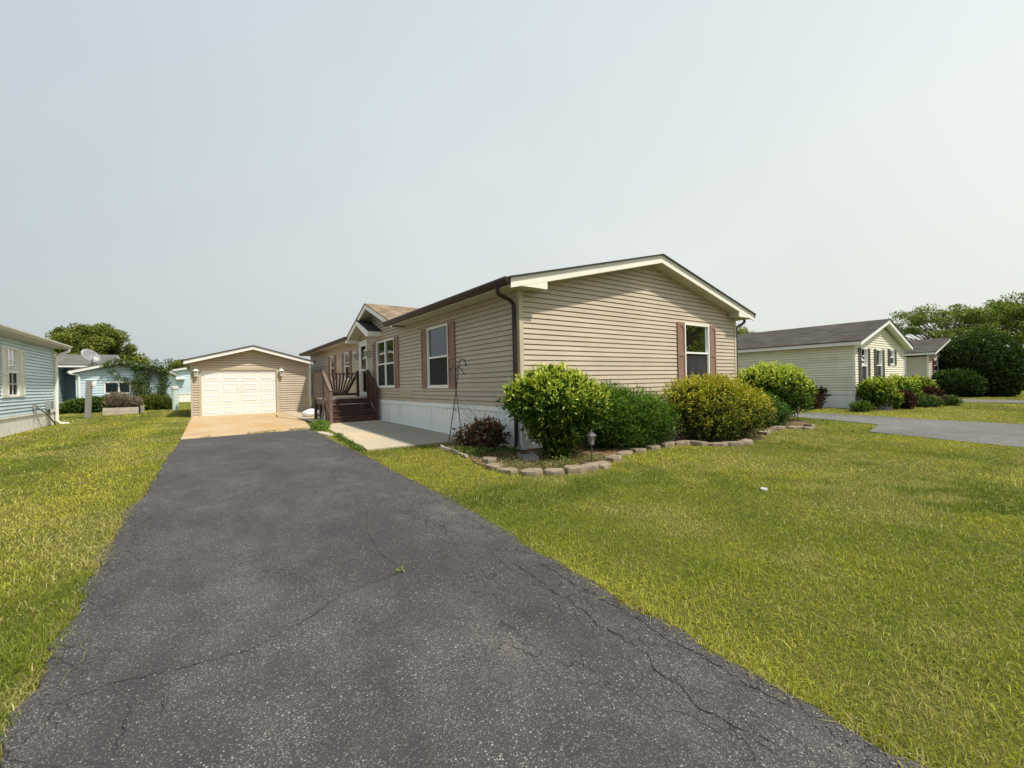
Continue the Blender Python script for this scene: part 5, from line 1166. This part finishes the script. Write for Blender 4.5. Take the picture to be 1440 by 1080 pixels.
for r0, r1, dens, h, wd in ((.8, 2.6, 12500, .029, .0031), (2.6, 4.5, 8200, .031, .0040), (4.5, 7.5, 4000, .035, .0058), (7.5, 13, 1700, .035, .009), (13, 24, 560, .036, .015), (24, 45, 130, .04, .028)):
    ang = R(136); area = ang/2*(r1*r1-r0*r0); n = int(area*dens)
    r = np.sqrt(rng.uniform(r0*r0, r1*r1, n)); th = yaw+rng.uniform(-ang/2, ang/2, n); x = r*np.sin(th); y = r*np.cos(th)
    dn_ = vnoise(x+20, y+20, .35, 8); ok = onlawn(x, y) & (rng.random(n) < .55+.6*dn_)
    x, y = x[ok], y[ok]; n = len(x); tall = 1+.45*(vnoise(x+9, y+9, .5, 9)-.5)
    tuft = np.clip((vnoise(x+5, y+60, .8, 31)-.72)/.15, 0, 1); tall = tall*(1+.5*tuft); ex = np.minimum(np.abs(x-np.interp(y, *DL)), np.abs(x-np.interp(y, *DR))); tall = np.where((ex < .12) & (y < 13), tall*1.25, tall)
    GX.append(x); GYY.append(y); GH.append(h*tall*rng.uniform(.5, 1.35, n)); GWD.append(np.full(n, wd)*rng.uniform(.7, 1.3, n))
X = np.concatenate(GX); Y_ = np.concatenate(GYY)
blades('grass', X, Y_, np.concatenate(GH), np.concatenate(GWD), gcol(X, Y_), .95, 'short mown yellow green lawn grass')
# ragged fringe over the driveway edges
n = 9000; y = rng.uniform(.3, 13, n); sd_ = rng.random(n) < .5
y = np.where(rng.random(n) < .6, rng.uniform(.3, 5, n), y)
x = np.where(sd_, np.interp(y, *DL)-rng.uniform(-.03, .05, n), np.interp(y, *DR)+rng.uniform(-.03, .05, n))
cc = gcol(x, y); k = rng.random(n) < .45; cc[k] = np.array([.40, .34, .17])*rng.uniform(.6, 1.1, (k.sum(), 1))
blades('grass_fringe', x, y, rng.uniform(.015, .055, n), np.full(n, .005), cc, 1.1, 'straggling straw and green blades along both driveway edges')
# weeds between asphalt, slab and patio
def weeds(name, pts, n, h, label, sp=.05, cols=((.07, .13, .02), (.12, .19, .03), (.17, .22, .04))):
    pts = np.array(pts); k = rng.integers(0, len(pts)-1, n); t = rng.random(n)[:, None]; q = pts[k]*(1-t)+pts[k+1]*t+rng.normal(0, sp, (n, 2))
    vis = vnoise(q[:, 0]*3, q[:, 1]*3, .6, 14) > .35; q = q[vis]; n = len(q)
    P = np.stack([q[:, 0], q[:, 1], GY(q[:, 1])+rng.uniform(0, h, n)], 1)
    o = leaf_mesh(name, P, rng.normal(0, 1, (n, 3))+np.array([0, 0, .8]), np.array([0, 0, 1.])+rng.normal(0, .5, (n, 3)), rng.uniform(.02, .05, n), rng.uniform(.01, .025, n), np.clip(pick(cols, n), .01, 1), MATS['leaf'])
    tag(o, label, kind='stuff')
weeds('edge_weeds', [(2.44, 8.6), (2.52, 9.6), (2.58, 10.6), (2.66, 11.3)], 3500, .07, 'broad leaved weeds along the gap between driveway and patio')
weeds('joint_weeds', [(-.45, 13.14), (.8, 13.23), (1.8, 13.3), (2.45, 13.36)], 700, .06, 'small weeds in the joint between asphalt and concrete slab', .02)
wt = thing('weed_clump', (2.72, 13.3, g(13)), 'dense bright green weed clump where driveway, slab and patio meet', 'weeds')
P, nr, rad = blob_points([(2.68, 13.25, g(13)+.1, .24, .34, .15), (2.62, 12.75, g(13)+.06, .14, .3, .08)], 2600, .5, .2, 5, g(13)); n = len(P)
leaf_mesh('foliage', P, nr+rng.normal(0, .5, (n, 3)), nr+np.array([0, 0, .7]), rng.uniform(.03, .06, n), rng.uniform(.015, .03, n), np.clip(pick([(.09, .17, .02), (.15, .25, .03), (.20, .30, .05)], n), .01, 1), MATS['leaf'], wt)
weeds('bed_weeds', [(3.8, 5.6), (4.0, 5.1), (4.5, 4.95), (4.8, 5.05), (5.3, 5.0)], 1800, .12, 'thin grassy weeds growing through the bed mulch', .12, ((.10, .15, .03), (.17, .2, .05), (.25, .22, .08)))
weeds('shrub_foot_weeds', [(3.85, 7.2), (3.85, 6.7), (4.2, 6.45), (4.6, 6.35)], 1800, .14, 'green weeds around the foot of the maroon shrub', .09)
weeds('crack_weed', [(1.1, 3.02), (1.16, 3.045)], 34, .02, 'tiny weed sprouting from the long driveway crack', .015, ((.15, .22, .03), (.3, .33, .06)))
# bark chips
n = 2600; q = np.stack([rng.uniform(3.6, 14.5, n), rng.uniform(4.4, 6.5, n)], 1); ok = inpoly(q[:, 0], q[:, 1], BED); q = q[ok]; n = len(q)
P = np.stack([q[:, 0], q[:, 1], GY(q[:, 1])+.024+rng.uniform(0, .02, n)], 1)
o = leaf_mesh('bark_chips', P, np.concatenate([rng.normal(0, 1, (n, 2)), rng.normal(0, .15, (n, 1))], 1), np.array([0, 0, 1.])+rng.normal(0, .3, (n, 3)), rng.uniform(.02, .06, n), rng.uniform(.012, .03, n), np.clip(pick([(.34, .23, .12), (.22, .14, .07), (.42, .32, .2), (.12, .07, .04)], n), .01, 1), MATS['needle'])
tag(o, 'loose tan bark chips scattered over the bed', kind='stuff')

# loose crumbs of asphalt and pebbles along the driveway edges
n = 1500; y = np.abs(rng.normal(0, 5, n))+.2; y = y[y < 12.8]; n = len(y); sd_ = rng.random(n) < .4
x = np.where(sd_, np.interp(y, *DL)+.03+np.abs(rng.normal(0, .07, n)), np.interp(y, *DR)-.03-np.abs(rng.normal(0, .08, n)))
mb = MB()
for i in range(n):
    r_ = random.uniform(.003, .009); z = g(y[i])+.018; q = [(x[i]+random.uniform(-1, 1)*r_, y[i]+random.uniform(-1, 1)*r_, z-.004) for _ in range(0)]
    a = random.random()*6.3; pts = [(x[i]+r_*random.uniform(.7, 1.2)*math.cos(a+k*1.257), y[i]+r_*random.uniform(.7, 1.2)*math.sin(a+k*1.257)) for k in range(5)]
    mb.add([(p[0], p[1], z-.012) for p in pts]+[(p[0]*.6+x[i]*.4, p[1]*.6+y[i]*.4, z+r_*.8) for p in pts], [(4, 3, 2, 1, 0), (5, 6, 7, 8, 9)]+[(k, (k+1) % 5, 5+(k+1) % 5, 5+k) for k in range(5)])
tag(mb.build('gravel', mat('crumb', (.16, .145, .13), .9, .5, 60)), 'loose pebbles and asphalt crumbs along the driveway edges', kind='stuff')
def ribbon(name, pts, w_, dz, m, par=None):
    mb = MB(); P_ = []
    for a, b in zip(pts, pts[1:]):
        d = math.dist(a, b); k = max(2, int(d/.05)); P_ += [(a[0]+(b[0]-a[0])*t/k+random.gauss(0, .008), a[1]+(b[1]-a[1])*t/k+random.gauss(0, .008)) for t in range(k)]
    vs = []
    for i, p in enumerate(P_):
        q = P_[min(i+1, len(P_)-1)]; r_ = P_[max(i-1, 0)]; dx, dy = q[0]-r_[0], q[1]-r_[1]; l = math.hypot(dx, dy) or 1; h = w_*random.uniform(.4, 1.2)
        vs += [(p[0]-dy/l*h, p[1]+dx/l*h, g(p[1])+dz), (p[0]+dy/l*h, p[1]-dx/l*h, g(p[1])+dz)]
    mb.add(vs, [(2*i, 2*i+1, 2*i+3, 2*i+2) for i in range(len(P_)-1)]); o = mb.build(name, m, par); o['kind'] = 'structure'; return o
ribbon('slab_joint', [(2.44, 20.6), (2.30, 19.4), (2.55, 18.0), (2.88, 17.0), (2.89, 15.6), (2.87, 14.1)], .02, .036, MATS['crack'])
